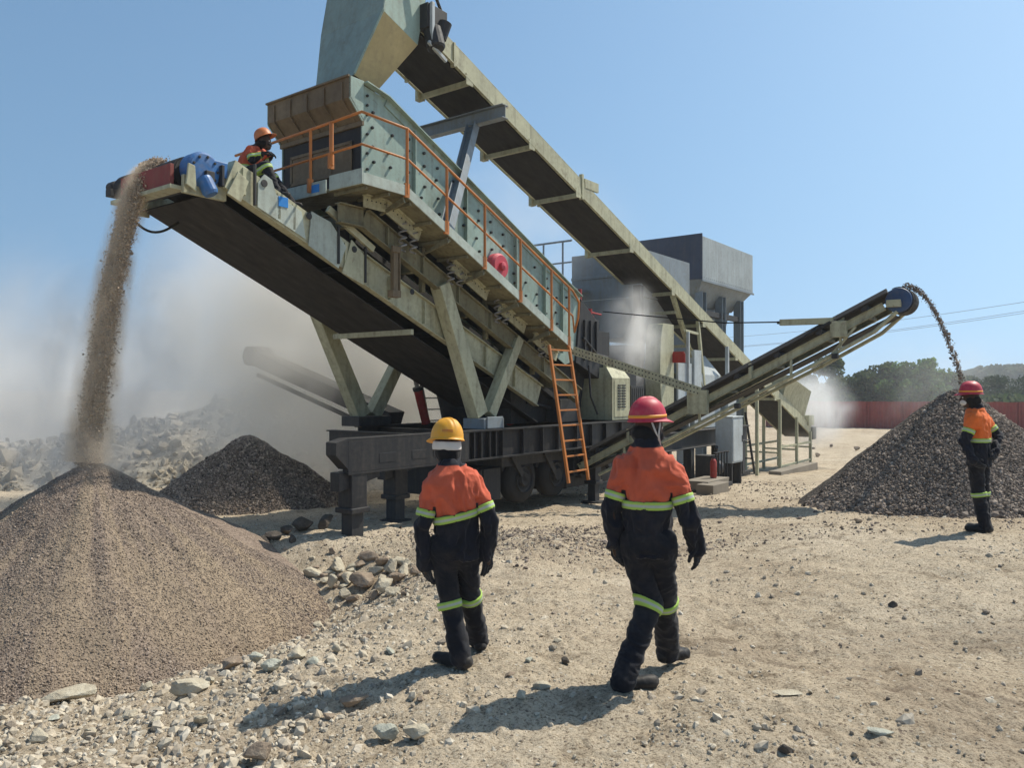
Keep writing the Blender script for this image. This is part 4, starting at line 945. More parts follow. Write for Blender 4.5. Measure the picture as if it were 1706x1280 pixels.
m.box(11.46, 11.50, 1.3, 3.55, 4.31, 5.62); m.box(11.5, 14.6, 1.3, 1.34, 4.31, 5.62); m.box(11.5, 14.6, 3.51, 3.55, 4.31, 5.62); m.box(11.42, 11.46, 1.3, 3.55, 4.9, 4.98)
PC(m, 'hopper_plate', [M['grey']])
m = MB(); m.lathe([(.6, 0), (.95, .1), (1.0, .5), (.85, .9), (.95, 1.2), (1.0, 1.5), (.7, 1.9)], (12.8, 2.1, 0.6), (0, 0, 1), 32); m.lathe([(.2, 0), (.3, .05), (.3, .9), (.2, .95)], (12.8, 1.2, 1.2), (0, -1, 0), 20)
PC(m, 'crusher_body', [M['grey']], 0.01, True)
m = MB()                                                    # curved drive guard
n = 18; c0, r0 = (12.0, 2.45), .85
pts = [(11.35 - .35 * math.sin(t) * 1.0, .75, 2.6 + 1.25 * math.cos(t)) for t in np.linspace(0, math.pi, n)]
prof = [(11.40 + .42 * (1 - math.sin(t)) ** 1.0 * .55, 2.35 + 1.2 * math.cos(t)) for t in np.linspace(0, math.pi, n)]
prof = [(a, .72, z) for a, z in prof] + [(12.25, .72, 1.15), (12.25, .72, 3.55)]
m.poly(prof, (0, .45, 0)); PC(m, 'drive_guard', [M['cream']], 0.01)
m = MB(); m.box(13.4, 13.9, .62, 1.2, .62, 2.9); m.box(14.1, 15.6, .72, 2.9, .62, 2.2); m.hexa([(14.1, .72, 2.2), (15.6, .72, 2.2), (15.6, 2.9, 2.2), (14.1, 2.9, 2.2), (14.4, 1.1, 2.8), (15.3, 1.1, 2.8), (15.3, 2.6, 2.8), (14.4, 2.6, 2.8)])
m.box(12.4, 13.3, .66, .72, 1.2, 2.5); m.box(15.8, 16.6, .6, 1.5, .62, 1.9); m.beam((13.0, .64, .65), (13.0, .64, 3.4), .08, .08, 0, (1, 0, 0)); m.beam((15.7, .55, .6), (15.7, .55, 3.1), .1, .1, 0, (1, 0, 0))
PC(m, 'casing', [M['palegrey']])
m = MB(); m.box(12.15, 12.18, .35, .75, 2.5, 2.75); m.box(12.14, 12.18, .38, .7, 2.72, 2.8); PC(m, 'red_tag', [M['red']], 0)
m = MB(); m.tube([(10.6, 3.0, 5.9), (10.6, 4.6, 5.9), (12.0, 4.9, 5.9)], .03, 6); m.tube([(10.6, 3.0, 5.3), (10.6, 4.6, 5.3)], .025, 6)
for b in (3.3, 3.95, 4.6): m.tube([(10.6, b, 4.6), (10.6, b, 5.9)], .03, 6)
m.box(10.4, 11.4, 2.9, 4.9, 4.5, 4.58); PC(m, 'platform_rail', [M['grey']], 0)
m = MB()
for a, b in ((10.7, 1.0), (10.7, 3.0)): m.box(a - .1, a + .1, b - .1, b + .1, .6, 4.5)
m.box(10.65, 10.75, 1.1, 2.9, 2.2, 2.4); m.beam((10.7, 1.0, .7), (10.7, 3.0, 2.2), .08, .1); m.box(9.9, 10.6, .8, 2.6, .62, 2.3); m.box(9.95, 10.5, 1.0, 2.4, 2.3, 2.9)
PC(m, 'support_frame', [M['dark']], 0.006)

# ------------------------------------------------------------------ small things round the plant
def small(name, mb, mats, loc, label, cat, group=None, bevel=0.01, rz=AX):
    o = mb.build(name, mats, None, bevel); o.location = loc; o.rotation_euler = (0, 0, rz); return tag(o, label, cat, group)
def cabinet(a, b, w, d, z0, h, label):
    c = empty('control_cabinet', W(a, b, z0), AX); tag(c, label, 'cabinet')
    m = MB(); m.box(-w / 2, w / 2, -d / 2, d / 2, .0, h); m.box(-w / 2 - .02, w / 2 + .02, -d / 2 - .03, d / 2 + .03, h + .002, h + .04); m.build('body', [M['palegrey']], c, .01)
    m = MB(); m.box(-w / 2 + .03, w / 2 - .03, -d / 2 - .02, -d / 2 - .002, .05, h - .05); m.box(w / 2 - .1, w / 2 - .07, -d / 2 - .035, -d / 2 - .02, h * .45, h * .6, 1); m.build('door', [M['palegrey'], M['dark']], c, .004)
    m = MB()
    for sx in (-1, 1): m.box(sx * (w / 2 - .05) - .03, sx * (w / 2 - .05) + .03, -d / 2 + .02, d / 2 - .02, -z0 + gz(*W(a, b)[:2]), -.002)
    m.build('stand', [M['dark']], c, 0); return c
cabinet(14.3, -.05, .8, .5, -.35, 1.3, 'pale grey control cabinet on a stand beneath the side conveyor')
def grounded(a, b): x, y, _ = W(a, b); return (x, y, gz(x, y))
m = MB(); m.box(-.5, .5, -.22, .22, 0, .26)
t1 = small('timber_block', m, [M['timber']], grounded(10.9, -.95), 'lower heavy timber block on the ground beside the red helmeted walker', 'timber block')
m = MB(); m.hexa([(-.7, -.32, 0), (.62, -.32, 0), (.62, .32, 0), (-.7, .32, 0), (-.7, -.32, .22), (.72, -.32, .22), (.62, .32, .22), (-.7, .32, .22)])
t2l = grounded(11.5, -.55); small('timber_block', m, [M['timber']], (t2l[0], t2l[1], t2l[2] + .1), 'upper timber platform with the red fire extinguisher standing on it', 'timber block')
m = MB(); m.box(-2.2, 2.2, -.22, .22, -.06, .22)
small('timber_beam', m, [M['timber']], grounded(21.6, .3), 'long grey timber beam under the legs of the feed conveyor tail', 'timber beam')
m = MB(); m.box(-1.1, 1.1, -.4, .4, -.06, .16)
small('steel_plate_pad', m, [M['dark']], grounded(17.6, 1.3), 'flat dark steel pad on the ground under the dark tower columns', 'pad')
fx = W(11.75, -.62); fz = t2l[2] + .32
fe = empty('fire_extinguisher', (fx[0], fx[1], fz)); tag(fe, 'red fire extinguisher standing on the timber platform', 'fire extinguisher')
m = MB(); m.lathe([(.07, 0), (.085, .02), (.085, .42), (.06, .48), (.03, .51)], (0, 0, 0), (0, 0, 1), 20); m.build('cylinder', [M['red']], fe, 0, True)
m = MB(); m.box(-.03, .03, -.02, .02, .512, .55); m.beam((-.06, 0, .57), (.08, 0, .59), .02, .02); m.build('handle', [M['black']], fe, .003)
m = MB(); m.tube([(.03, 0, .53), (.1, 0, .48), (.105, 0, .3), (.1, 0, .15)], .012, 8); m.build('hose', [M['rubber']], fe, 0, True)
pp = grounded(12.9, -.1)
pu = empty('pump_set', (pp[0], pp[1], pp[2]), AX); tag(pu, 'black pump set with valves behind the red fire extinguisher', 'pump')
m = MB(); m.box(-.6, .6, -.35, .35, 0, .12); m.box(-.55, -.1, -.25, .25, .122, .9); m.build('base', [M['dark']], pu, .01)
m = MB(); m.lathe([(.1, 0), (.2, .03), (.2, .5), (.1, .55)], (-.05, 0, .5), (1, 0, 0), 20); m.tube([(.3, 0, .5), (.3, 0, 1.0), (.1, -.1, 1.1)], .05, 10); m.build('motor', [M['black']], pu, .004)
m = MB()
for k in range(5): m.tube([(-.4 + k * .2, -.28, .12), (-.4 + k * .2, -.28, .95)], .02, 8); m.lathe([(.05, 0), (.06, .01), (.06, .03), (.02, .04)], (-.4 + k * .2, -.28, .95), (0, 0, 1), 12)
m.build('valve', [M['black']], pu, 0)
# ------------------------------------------------------------------ people
def seg(Pt, a, b, ra, rb):
    a = np.asarray(a, float); b = np.asarray(b, float); ab = b - a
    t = np.clip(((Pt - a) @ ab) / (ab @ ab), 0, 1)
    return np.linalg.norm(Pt - (a + t[..., None] * ab), axis=-1) - (ra + (rb - ra) * t)
def seg_t(Pt, a, b):
    a = np.asarray(a, float); b = np.asarray(b, float); ab = b - a; L = np.linalg.norm(ab)
    return ((Pt - a) @ ab) / L                                       # metres along the limb
def smin(a, b, k):
    h = np.clip(0.5 + 0.5 * (b - a) / k, 0, 1); return b + (a - b) * h - k * h * (1 - h)
def ell(Pt, c, r, yaw=0.0):
    q = Pt - np.asarray(c, float); cy, sy = math.cos(yaw), math.sin(yaw)
    x = q[..., 0] * cy - q[..., 1] * sy; y = q[..., 0] * sy + q[..., 1] * cy
    k = np.sqrt((x / r[0]) ** 2 + (y / r[1]) ** 2 + (q[..., 2] / r[2]) ** 2); return (k - 1) * min(r)
def torso_sdf(Pt, knots, yaw):
    K = np.array(knots); z = Pt[..., 2]
    cx, cyy, wx, wy = [np.interp(z, K[:, 0], K[:, i]) for i in (1, 2, 3, 4)]
    c, s = math.cos(yaw), math.sin(yaw); qx = Pt[..., 0] - cx; qy = Pt[..., 1] - cyy
    x = qx * c - qy * s; y = qx * s + qy * c
    e = (np.abs(x / wx) ** 2.3 + np.abs(y / wy) ** 2.3) ** (1 / 2.3)
    d = (e - 1) * np.minimum(wx, wy)
    return np.maximum(np.maximum(d, K[0, 0] - z), z - K[-1, 0])
def nets(fn, lo, hi, h):
    """surface nets: smooth closed surface of fn = 0 inside the box"""
    ax = [np.arange(lo[i], hi[i] + h, h) for i in range(3)]
    G = np.stack(np.meshgrid(*ax, indexing='ij'), -1); F = fn(G); n = F.shape
    ins = F < 0
    c8 = [(i, j, k) for i in (0, 1) for j in (0, 1) for k in (0, 1)]
    sl = lambda A, o: A[o[0]:n[0] - 1 + o[0], o[1]:n[1] - 1 + o[1], o[2]:n[2] - 1 + o[2]]
    cnt = sum(sl(ins, o).astype(int) for o in c8); act = (cnt > 0) & (cnt < 8)
    ps = np.zeros(act.shape + (3,)); w = np.zeros(act.shape)
    for a in c8:
        for b in c8:
            if sum(b) == sum(a) + 1 and all(b[i] >= a[i] for i in range(3)):
                fa, fb_ = sl(F, a), sl(F, b); cr_ = (fa < 0) != (fb_ < 0)
                t = np.where(cr_, fa / np.where(cr_, fa - fb_, 1), 0)
                d = [b[i] - a[i] for i in range(3)]
                for i in range(3): ps[..., i] += np.where(cr_, a[i] + t * d[i], 0)
                w += cr_
    idx = np.full(act.shape, -1); idx[act] = np.arange(act.sum())
    cell = np.argwhere(act); V = np.array(lo) + (cell + ps[act] / w[act][:, None]) * h
    Q = []
    for axn in range(3):
        u, v = (axn + 1) % 3, (axn + 2) % 3
        o = [slice(1, -1)] * 3; o[axn] = slice(0, n[axn] - 1)
        o2 = list(o); o2[axn] = slice(1, n[axn])
        A = ins[tuple(o)]; B = ins[tuple(o2)]; e = np.argwhere(A != B)
        if not len(e): continue
        base = e.copy(); base[:, u] += 1; base[:, v] += 1
        flip = A[tuple(e.T)]
        def I(du, dv):
            k = base.copy(); k[:, u] += du; k[:, v] += dv; return idx[tuple(k.T)]
        q = np.stack([I(-1, -1), I(0, -1), I(0, 0), I(-1, 0)], -1)
        q = np.where(flip[:, None], q, q[:, ::-1]); Q.append(q)
    Q = np.concatenate(Q); Q = Q[(Q >= 0).all(1)]
    return V, Q
def vnormals(V, Q):
    n = np.cross(V[Q[:, 2]] - V[Q[:, 0]], V[Q[:, 3]] - V[Q[:, 1]]); N = np.zeros_like(V)
    for i in range(4): np.add.at(N, Q[:, i], n)
    return N / (np.linalg.norm(N, axis=1)[:, None] + 1e-12)
def folds(V, Q, amp, seed, fx=9, fz=15):
    N = vnormals(V, Q); x, y, z = V.T
    wx = 0.35 * vnoise(x * 5 + seed, y * 5, z * 5)
    f = 1 - np.abs(fbm((x + wx * .25) * fx + seed, (y + wx * .2) * fx, (z + wx * .3 + x * .35) * fz, o=3)) * 1.7
    return V + N * (amp * (f - 0.55))[:, None]
def cloth_mat(name, a, b=None, field=None, rough=0.85, dust=(0.23, 0.19, 0.15), damt=0.12):
    m, n, l, bs = newmat(name); tc = n.new('ShaderNodeTexCoord'); O = tc.outputs['Object']
    col = None
    if b is not None:
        at_ = n.new('ShaderNodeAttribute'); at_.attribute_name = field
        mr = n.new('ShaderNodeMapRange'); mr.inputs[1].default_value = -0.003; mr.inputs[2].default_value = 0.003; l.new(at_.outputs['Fac'], mr.inputs[0])
        col = mixc(n, l, mr.outputs[0], b, a)
    t = tex_noise(n, l, O, 5, 6, 0.65); t2 = tex_noise(n, l, O, 140, 2, 0.5)
    r = ramp(n, [(0.3, (0.80, 0.80, 0.80)), (0.7, (1.15, 1.15, 1.15))]); l.new(t.outputs[0], r.inputs[0])
    c = mixc(n, l, 1.0, col if col is not None else a, r.outputs[0], 'MULTIPLY')
    mr2 = n.new('ShaderNodeMapRange'); mr2.inputs[1].default_value = 0.48; mr2.inputs[2].default_value = 0.75; mr2.inputs[4].default_value = damt; l.new(t.outputs[0], mr2.inputs[0])
    c = mixc(n, l, mr2.outputs[0], c, dust)
    l.new(c, bs.inputs['Base Color']); bs.inputs['Roughness'].default_value = rough; bs.inputs['Specular IOR Level'].default_value = 0.2
    bs.inputs['Sheen Weight'].default_value = 0.1
    t3 = tex_noise(n, l, O, 26, 4, 0.6)
    ad = n.new('ShaderNodeMath'); ad.operation = 'MULTIPLY_ADD'; ad.inputs[1].default_value = 0.15; l.new(t2.outputs[0], ad.inputs[0]); l.new(t3.outputs[0], ad.inputs[2])
    bp = n.new('ShaderNodeBump'); bp.inputs['Strength'].default_value = 0.35; bp.inputs['Distance'].default_value = 0.012; l.new(ad.outputs[0], bp.inputs['Height']); l.new(bp.outputs[0], bs.inputs['Normal'])
    return m
NAVY = (0.014, 0.015, 0.022)
M['jacket'] = cloth_mat('orange_navy_workwear', (0.54, 0.108, 0.055), NAVY, 'orange', damt=.07)
M['jacket_bright'] = cloth_mat('bright_orange_navy_workwear', (0.78, 0.165, 0.035), NAVY, 'orange', damt=.05)
M['trousers'] = cloth_mat('navy_workwear', (0.011, 0.012, 0.017), damt=.13)
M['boots'] = cloth_mat('black_boot_leather', (0.018, 0.017, 0.017), damt=.3, rough=.55)
M['gloves'] = cloth_mat('black_glove', (0.020, 0.022, 0.028), damt=.1)
M['tape'] = cloth_mat('reflective_tape', (0.42, 0.46, 0.42), (0.38, 0.56, 0.10), 'silver', rough=.5, damt=.08)
M['skin'] = cloth_mat('dark_skin', (0.055, 0.032, 0.022), rough=.5, damt=0)
M['snood'] = cloth_mat('black_snood', (0.008, 0.008, 0.009), damt=.05)
M['white_cloth'] = cloth_mat('white_cloth', (0.62, 0.60, 0.56), damt=.2)
M['red_cloth'] = cloth_mat('red_cloth', (0.50, 0.035, 0.03), damt=.05)
M['eye'] = cloth_mat('eye', (0.7, 0.68, 0.64), rough=.3, damt=0)
def shell_mat(name, base, rough=0.34):
    m, n, l, b = newmat(name); tc = n.new('ShaderNodeTexCoord'); t = tex_noise(n, l, tc.outputs['Object'], 18, 5, 0.6)
    mr = n.new('ShaderNodeMapRange'); mr.inputs[1].default_value = .45; mr.inputs[2].default_value = .8; mr.inputs[4].default_value = .22; l.new(t.outputs[0], mr.inputs[0])
    l.new(mixc(n, l, mr.outputs[0], base, (0.42, 0.35, 0.27)), b.inputs['Base Color'])
    r = n.new('ShaderNodeMapRange'); r.inputs[3].default_value = rough; r.inputs[4].default_value = rough + .35; l.new(t.outputs[0], r.inputs[0]); l.new(r.outputs[0], b.inputs['Roughness'])
    return m
M['hat_yellow'] = shell_mat('yellow_shell', (0.72, 0.33, 0.012))
M['hat_red'] = shell_mat('red_shell', (0.46, 0.018, 0.045))
M['hat_orange'] = shell_mat('orange_shell', (0.52, 0.15, 0.035))
M['hat_stripe'] = shell_mat('orange_stripe', (0.78, 0.30, 0.02))
def sdf_obj(name, fn, lo, hi, h, mat, parent=None, amp=0, seed=0, attrs=None, **kw):
    V, Q = nets(fn, lo, hi, h)
    V0 = V
    if amp: V = folds(V, Q, amp, seed, **kw)
    o = np_mesh(name, V, Q, mat, parent, True, attrs={k: f(V0) for k, f in (attrs or {}).items()}); return o
def hard_hat(parent, c, yaw, pitch, roll, mat, stripe=None, ridges=1, s=1.0, brim=0.055):
    rot = Matrix.Rotation(-yaw, 3, 'Z') @ Matrix.Rotation(-pitch, 3, 'X') @ Matrix.Rotation(roll, 3, 'Y')
    nth, nl = 72, 16; pts = []
    hw, hl, hh = .116 * s, .134 * s, .146 * s
    for k in range(-3, nl):
        for j in range(nth):
            th = 2 * math.pi * j / nth; cx, cy = math.sin(th), math.cos(th)       # th = 0 is the front
            if k < 0:
                f = (-k) / 3; ext = (.010 + brim * max(0, cy) ** 2.2) * f
                r0 = 1.0; x = cx * (hw + ext); y = cy * (hl + ext); z = -.012 * f - .016 * f * max(0, cy) ** 2
            else:
                t = k / (nl - 1) * math.pi / 2; rr = math.cos(t) ** 0.78; x = cx * hw * rr; y = cy * hl * rr; z = hh * math.sin(t)
                if k > 2:
                    for rx in ([0] if ridges == 1 else [-.035, 0, .035]): z += (.009 if rx == 0 else .005) * s * math.exp(-((x - rx * s) / (.012 * s)) ** 4) * (1 if abs(y) < hl * .9 else .4)
            pts.append((x, y, z))
    pts = np.array(pts); rows = nl + 3
    i, j = np.meshgrid(np.arange(rows - 1), np.arange(nth), indexing='ij')
    q = np.stack([i * nth + j, (i + 1) * nth + j, (i + 1) * nth + (j + 1) % nth, i * nth + (j + 1) % nth], -1).reshape(-1, 4)
    o = np_mesh('hard_hat', pts, q, M[mat], parent, True); o.matrix_parent_inverse = Matrix()
    o.location = c; o.rotation_euler = rot.to_euler()
    sd = o.modifiers.new('thickness', 'SOLIDIFY'); sd.thickness = .004; sd.offset = -1
    if stripe:
        ss = []
        for z0, in ((.012,), (.032,)):
            for jj in range(nth):
                th = 2 * math.pi * jj / nth; t = math.asin(min(1, z0 * s / hh)); rr = math.cos(t) ** .78 + .018
                ss.append((math.sin(th) * hw * rr, math.cos(th) * hl * rr, z0 * s))
        j = np.arange(nth); q = np.stack([j, (j + 1) % nth, nth + (j + 1) % nth, nth + j], -1)
        st = np_mesh('stripe', ss, q, M[stripe], o, True); k = st.modifiers.new('thickness', 'SOLIDIFY'); k.thickness = .002; k.offset = 1
    if mat == 'hat_yellow':
        m_ = MB()
        for z0 in (.040, .050): 
            pr_ = []
            for k in range(9):
                th = math.radians(196 + k * 5); t = math.asin(z0 / hh); rr = math.cos(t) ** .78 + .012; pr_.append((math.sin(th) * hw * rr, math.cos(th) * hl * rr, z0))
            m_.tube(pr_, .0017, 6)
        m_.build('red_line', [M['red']], o, 0)
    return o
def glove(parent, wrist, tip, nrm, thumb_side, curl=.5, L=.195):
    w = Vector(wrist); d = (Vector(tip) - w).normalized(); n = Vector(nrm); n = (n - d * n.dot(d)).normalized(); l_ = d.cross(n) * thumb_side
    C = []
    C.append((w - d * .05, w + d * .01, .034, .031))                       # knitted cuff
    for k, off in enumerate((.030, .010, -.011, -.030)):
        kn = w + d * (.095 - abs(k - 1.2) * .006) + l_ * off
        C.append((w + l_ * off * .55 + d * .01, kn, .017, .0135))
        fl = (.078, .088, .082, .062)[k] * L / .195; p = kn; dirn = d.copy()
        for sgm, fr in ((.45, .0112), (.30, .0102), (.25, .0092)):
            ang = curl * (.55 + .12 * k) ; dirn = (dirn * math.cos(ang) + n * math.sin(ang)).normalized() if sgm else dirn
            q = p + (dirn + l_ * (.06 * (1.5 - k))).normalized() * fl * sgm; C.append((p, q, fr + .0008, fr)); p = q
    b = w + d * .028 + l_ * .026; e = b + (d * .55 + l_ * .60 + n * .45).normalized() * .042; C.append((b, e, .0165, .0130)); C.append((e, e + (d * .85 + l_ * .12 + n * .35).normalized() * .036, .0125, .0105))
    def fn(G):
        D = None
        for a, b_, r1, r2 in C:
            s_ = seg(G, a, b_, r1, r2); D = s_ if D is None else smin(D, s_, .007)
        return D
    A = np.array([p[:] for c in C for p in c[:2]]); return sdf_obj('glove', fn, A.min(0) - .045, A.max(0) + .045, .0042, M['gloves'], parent)
def person(loc, K, label, group=None, cat='person', h=.0088, jacket='jacket', hat='hat_red', stripe='hat_stripe', extras=()):
    J = K['joints']; yaw = K['yaw']; V3 = lambda k: np.array(J[k], float)
    legs = [(V3('hip' + s), V3('knee' + s), V3('ank' + s), V3('toe' + s)) for s in 'LR']; arms = [(V3('sh' + s), V3('el' + s), V3('wr' + s), V3('tip' + s)) for s in 'LR']
    hd = V3('head'); nk = V3('neck'); hy = K.get('head_yaw', yaw); f = np.array([math.sin(hy), math.cos(hy), 0]); rt = np.array([math.cos(hy), -math.sin(hy), 0])
    kn = np.array(K['torso']); pel = (legs[0][0] + legs[1][0]) / 2
    def head(G):
        pt = K.get('head_pitch', 0)
        d = ell(G, hd + f * .005 + [0, 0, .02], (.074, .094, .105), hy)
        d = smin(d, ell(G, hd + f * (.035 + .05 * pt) + [0, 0, -.065], (.052, .055, .06), hy), .04)
        d = smin(d, seg(G, hd + f * .092 + [0, 0, .012], hd + f * .112 + [0, 0, -.022], .010, .016), .012)
        d = smin(d, seg(G, hd + f * .086 + rt * .03 + [0, 0, .022], hd + f * .086 - rt * .03 + [0, 0, .022], .012, .012), .015)
        d = smin(d, seg(G, hd + f * .088 + rt * .018 + [0, 0, -.058], hd + f * .088 - rt * .018 + [0, 0, -.058], .011, .011), .010)
        for s_ in (1, -1): d = smin(d, ell(G, hd + rt * s_ * .076 - f * .008, (.012, .022, .034), hy), .008)
        return smin(d, seg(G, hd + [0, 0, -.05] - f * .015, nk, .054, .062), .03)
    def body(G):
        d = head(G)
        tk = kn.copy(); tk[:, 3:] = np.maximum(tk[:, 3:] - .048, .03); tk[-1, 0] -= .03; d = smin(d, torso_sdf(G, tk, yaw), .04)
        for a, b, c, t in arms:
            d = smin(d, seg(G, a, b, .036, .030), .03); d = smin(d, seg(G, b, c, .030, .022), .015); d = smin(d, seg(G, c, c + (t - c) * .45, .026, .02), .015)
        for a, b, c, t in legs:
            d = smin(d, seg(G, a, b, .058, .042), .03); d = smin(d, seg(G, b, c, .040, .030), .02); d = smin(d, seg(G, c - [0, 0, .02], c + (t - c) * .7 + [0, 0, .0], .03, .026), .02)
        return d
    allp = np.array([p for g_ in arms + legs for p in g_] + [hd + [0, 0, .15], hd, nk]); lo = allp.min(0) - .13; hi = allp.max(0) + .13
    B = sdf_obj('person', body, lo, hi, .0115, M['skin']); B.location = loc; tag(B, label, cat, group)
    # eyes
    mb = MB()
    for s_ in (1, -1): mb.lathe([(.002, -.011), (.008, -.008), (.011, 0), (.008, .008), (.002, .011)], hd + f * .088 + rt * s_ * .03 + [0, 0, .004], f, 12)
    mb.build('eyes', [M['eye']], B, 0, True)
    # jacket
    ar, br = K.get('sleeve', (.066, .052))
    def torso(G): return torso_sdf(G, kn, yaw)
    def sleeve(G, k):
        a, b, c, t = arms[k]; c2 = c + (c - b) / np.linalg.norm(c - b) * .02
        return smin(seg(G, a, b, ar, ar * .86), seg(G, b, c2, ar * .84, br), .02)
    def jac(G):
        d = torso(G)
        for k in (0, 1): d = smin(d, sleeve(G, k), np.where(G[..., 2] > arms[k][0][2] - .10, .075, .018))
        return d
    zb = K['band_z']; tb = K['sleeve_band']; colz = K['collar_z']; slope = K.get('band_slope', 0.0)
    def zz(P_): return P_[:, 2] - zb - slope * (P_[:, 0] - kn[0][1])
    def orange(P_):
        dt = torso(P_); ds = [sleeve(P_, k) for k in (0, 1)]; k = np.argmin(ds, 0); dmin = np.minimum(*ds)
        fs = np.where(k == 0, tb - seg_t(P_, arms[0][0], arms[0][1]), tb - seg_t(P_, arms[1][0], arms[1][1]))
        ft = zz(P_); fo = np.where(dmin < dt, fs, ft)
        arm_z = np.where(k == 0, arms[0][0][2], arms[1][0][2])
        notch = np.abs(dmin - dt) - .016
        fo = np.where(P_[:, 2] < arm_z - .13, np.minimum(fo, notch), fo)
        return np.minimum(fo, colz - P_[:, 2])
    jl = kn[0, 0] - .05
    ja = np.array([p for g_ in arms for p in g_[:3]] + [[k[1] - .23, k[2] - .23, jl] for k in kn] + [[k[1] + .23, k[2] + .23, kn[-1, 0]] for k in kn])
    jo = sdf_obj('jacket', jac, ja.min(0) - .1, ja.max(0) + .1, h, M[jacket], B, K.get('fold', .021), K.get('seed', 1), {'orange': orange}, fx=11, fz=6)
    def band(nm, base, s_fn, ref, par, wd=.026):
        fn = lambda G: np.maximum(base(G) - .009, np.abs(s_fn(G)) - wd)
        bo = sdf_obj(nm, fn, ref[0], ref[1], .0072, M['tape'], par, attrs={'silver': lambda P_: .008 - np.abs(s_fn(P_))})
        return bo
    cz = np.interp(zb, kn[:, 0], kn[:, 1]), np.interp(zb, kn[:, 0], kn[:, 2])
    band('reflective_band', torso, lambda G: G[..., 2] - (zb - .028) - slope * (G[..., 0] - kn[0][1]), (np.array([cz[0] - .28, cz[1] - .28, zb - .12]), np.array([cz[0] + .28, cz[1] + .28, zb + .07])), jo)
    for k in (0, 1):
        a, b = arms[k][:2]; mid_ = a + (b - a) / np.linalg.norm(b - a) * (tb + .028)
        band('reflective_band', lambda G, k=k: sleeve(G, k), lambda G, a=a, b=b: seg_t(G, a, b) - (tb + .028), (mid_ - .13, mid_ + .13), jo)
    # trousers
    tr, kr, cr2 = K.get('trouser', (.092, .075, .073))
    def trou(G):
        d = ell(G, pel + [0, 0, .03], (.168, .125, .15), yaw)
        dl = None
        for a, b, c, t in legs:
            e = smin(seg(G, a, b, tr, kr), seg(G, b, c + (c - b) / np.linalg.norm(c - b) * .025, kr, cr2), .02); dl = e if dl is None else np.minimum(dl, e)
        return smin(d, dl, .05)
    la = np.array([p for g_ in legs for p in g_[:3]] + [pel + [0, 0, .12]])
    to = sdf_obj('trousers', trou, la.min(0) - .19, la.max(0) + .17, h, M['trousers'], B, .010, K.get('seed', 1) + 4, fx=7, fz=13)
    lb = K['leg_band']
    for k, (a, b, c, t) in enumerate(legs):
        if lb[k] is None: continue
        m2 = b + (c - b) / np.linalg.norm(c - b) * lb[k]
        band('reflective_band', lambda G, b=b, c=c, a=a: smin(seg(G, a, b, tr, kr), seg(G, b, c, kr, cr2), .02), lambda G, b=b, c=c, k=k: seg_t(G, b, c) - lb[k], (m2 - .16, m2 + .16), to)
    for a, b, c, t in legs:
        heel = c + (c - t) * np.array([1, 1, 0]) * .25; zs = min(c[2] - .085, t[2] - .03); sole = K.get('sole', 0.0)
        up_ = (b - c) / np.linalg.norm(b - c)
        def boot(G, c=c, t=t, heel=heel, up_=up_):
            hl_ = heel * [1, 1, 0] + [0, 0, c[2] - .045]; d = smin(seg(G, hl_, t + [0, 0, .012], .046, .042), seg(G, c + up_ * .10, c - up_ * .02, .048, .048), .03)
            zs_ = np.interp(((G - hl_) @ (t - hl_)) / ((t - hl_) @ (t - hl_)), [0, 1], [c[2] - .095, t[2] - .035])
            return np.maximum(d, zs_ - G[..., 2])
        ba = np.array([heel, t, c + [0, 0, .1]]); bo = sdf_obj('boot', boot, ba.min(0) - .12, ba.max(0) + .12, .0075, M['boots'], B, .004, 3)
    for k, sgn in ((0, -1), (1, 1)):
        if K.get('glove_n'): glove(B, arms[k][2], arms[k][3], K['glove_n'][k], K['thumb'][k], K.get('curl', .5))
    # snood / collar
    def sn(G): return np.maximum(smin(seg(G, hd + [0, 0, -.03] - f * .012, nk + [0, 0, -.02], .070, .070), ell(G, hd + [0, 0, -.03] - f * .012, (.088, .100, .07), hy), .03), -(ell(G, hd + f * .10 + [0, 0, -.02], (.08, .06, .09), hy)))
    a_ = np.array([hd, nk]); sdf_obj('snood', sn, a_.min(0) - .14, a_.max(0) + .14, .0085, M['snood'], B, .006, 2)
    hc = hd + np.array([0, 0, .058]); hard_hat(B, tuple(hc), hy, K.get('hat_pitch', 0), K.get('hat_roll', 0), hat, stripe, K.get('ridges', 1), K.get('hat_s', .95), K.get('brim', .048))
    for e in extras: e(B, hd, f, rt)
    return B
def mask(mat, drop=.055):
    def go(B, hd, f, rt):
        def fn(G): return np.maximum(ell(G, hd + f * .055 + [0, 0, -drop], (.056, .062, .046), math.atan2(f[0], f[1])), -ell(G, hd - f * .06, (.12, .12, .2), 0))
        sdf_obj('face_mask', fn, hd - .2, hd + .2, .0085, M[mat], B)
    return go
def headband(B, hd, f, rt):
    def fn(G): return np.maximum(ell(G, hd + [0, 0, .0], (.094, .113, .13), math.atan2(f[0], f[1])), np.abs(G[..., 2] - hd[2] - .012) - .030)
    sdf_obj('headband', fn, hd - .2, hd + .2, .008, M['white_cloth'], B, .003, 5)
def strap(B, hd, f, rt):
    m_ = MB(); s = rt * .09
    m_.tube([hd + s + f * .03 + [0, 0, .05], hd + s * .95 + f * .02 + [0, 0, -.04], hd + s * .7 + f * .05 + [0, 0, -.10], hd + f * .1 + [0, 0, -.11]], .006, 6)
    m_.tube([hd + s - f * .04 + [0, 0, .05], hd + s * .97 - f * .0 + [0, 0, -.03], hd + s * .7 + f * .05 + [0, 0, -.10]], .006, 6); m_.build('chin_strap', [M['white_cloth']], B, 0, True)

def stand(px, depth, zrel=None):
    x = (px - 853) / 1300 * depth; return (x, depth, gz(x, depth) if zrel is None else zrel)
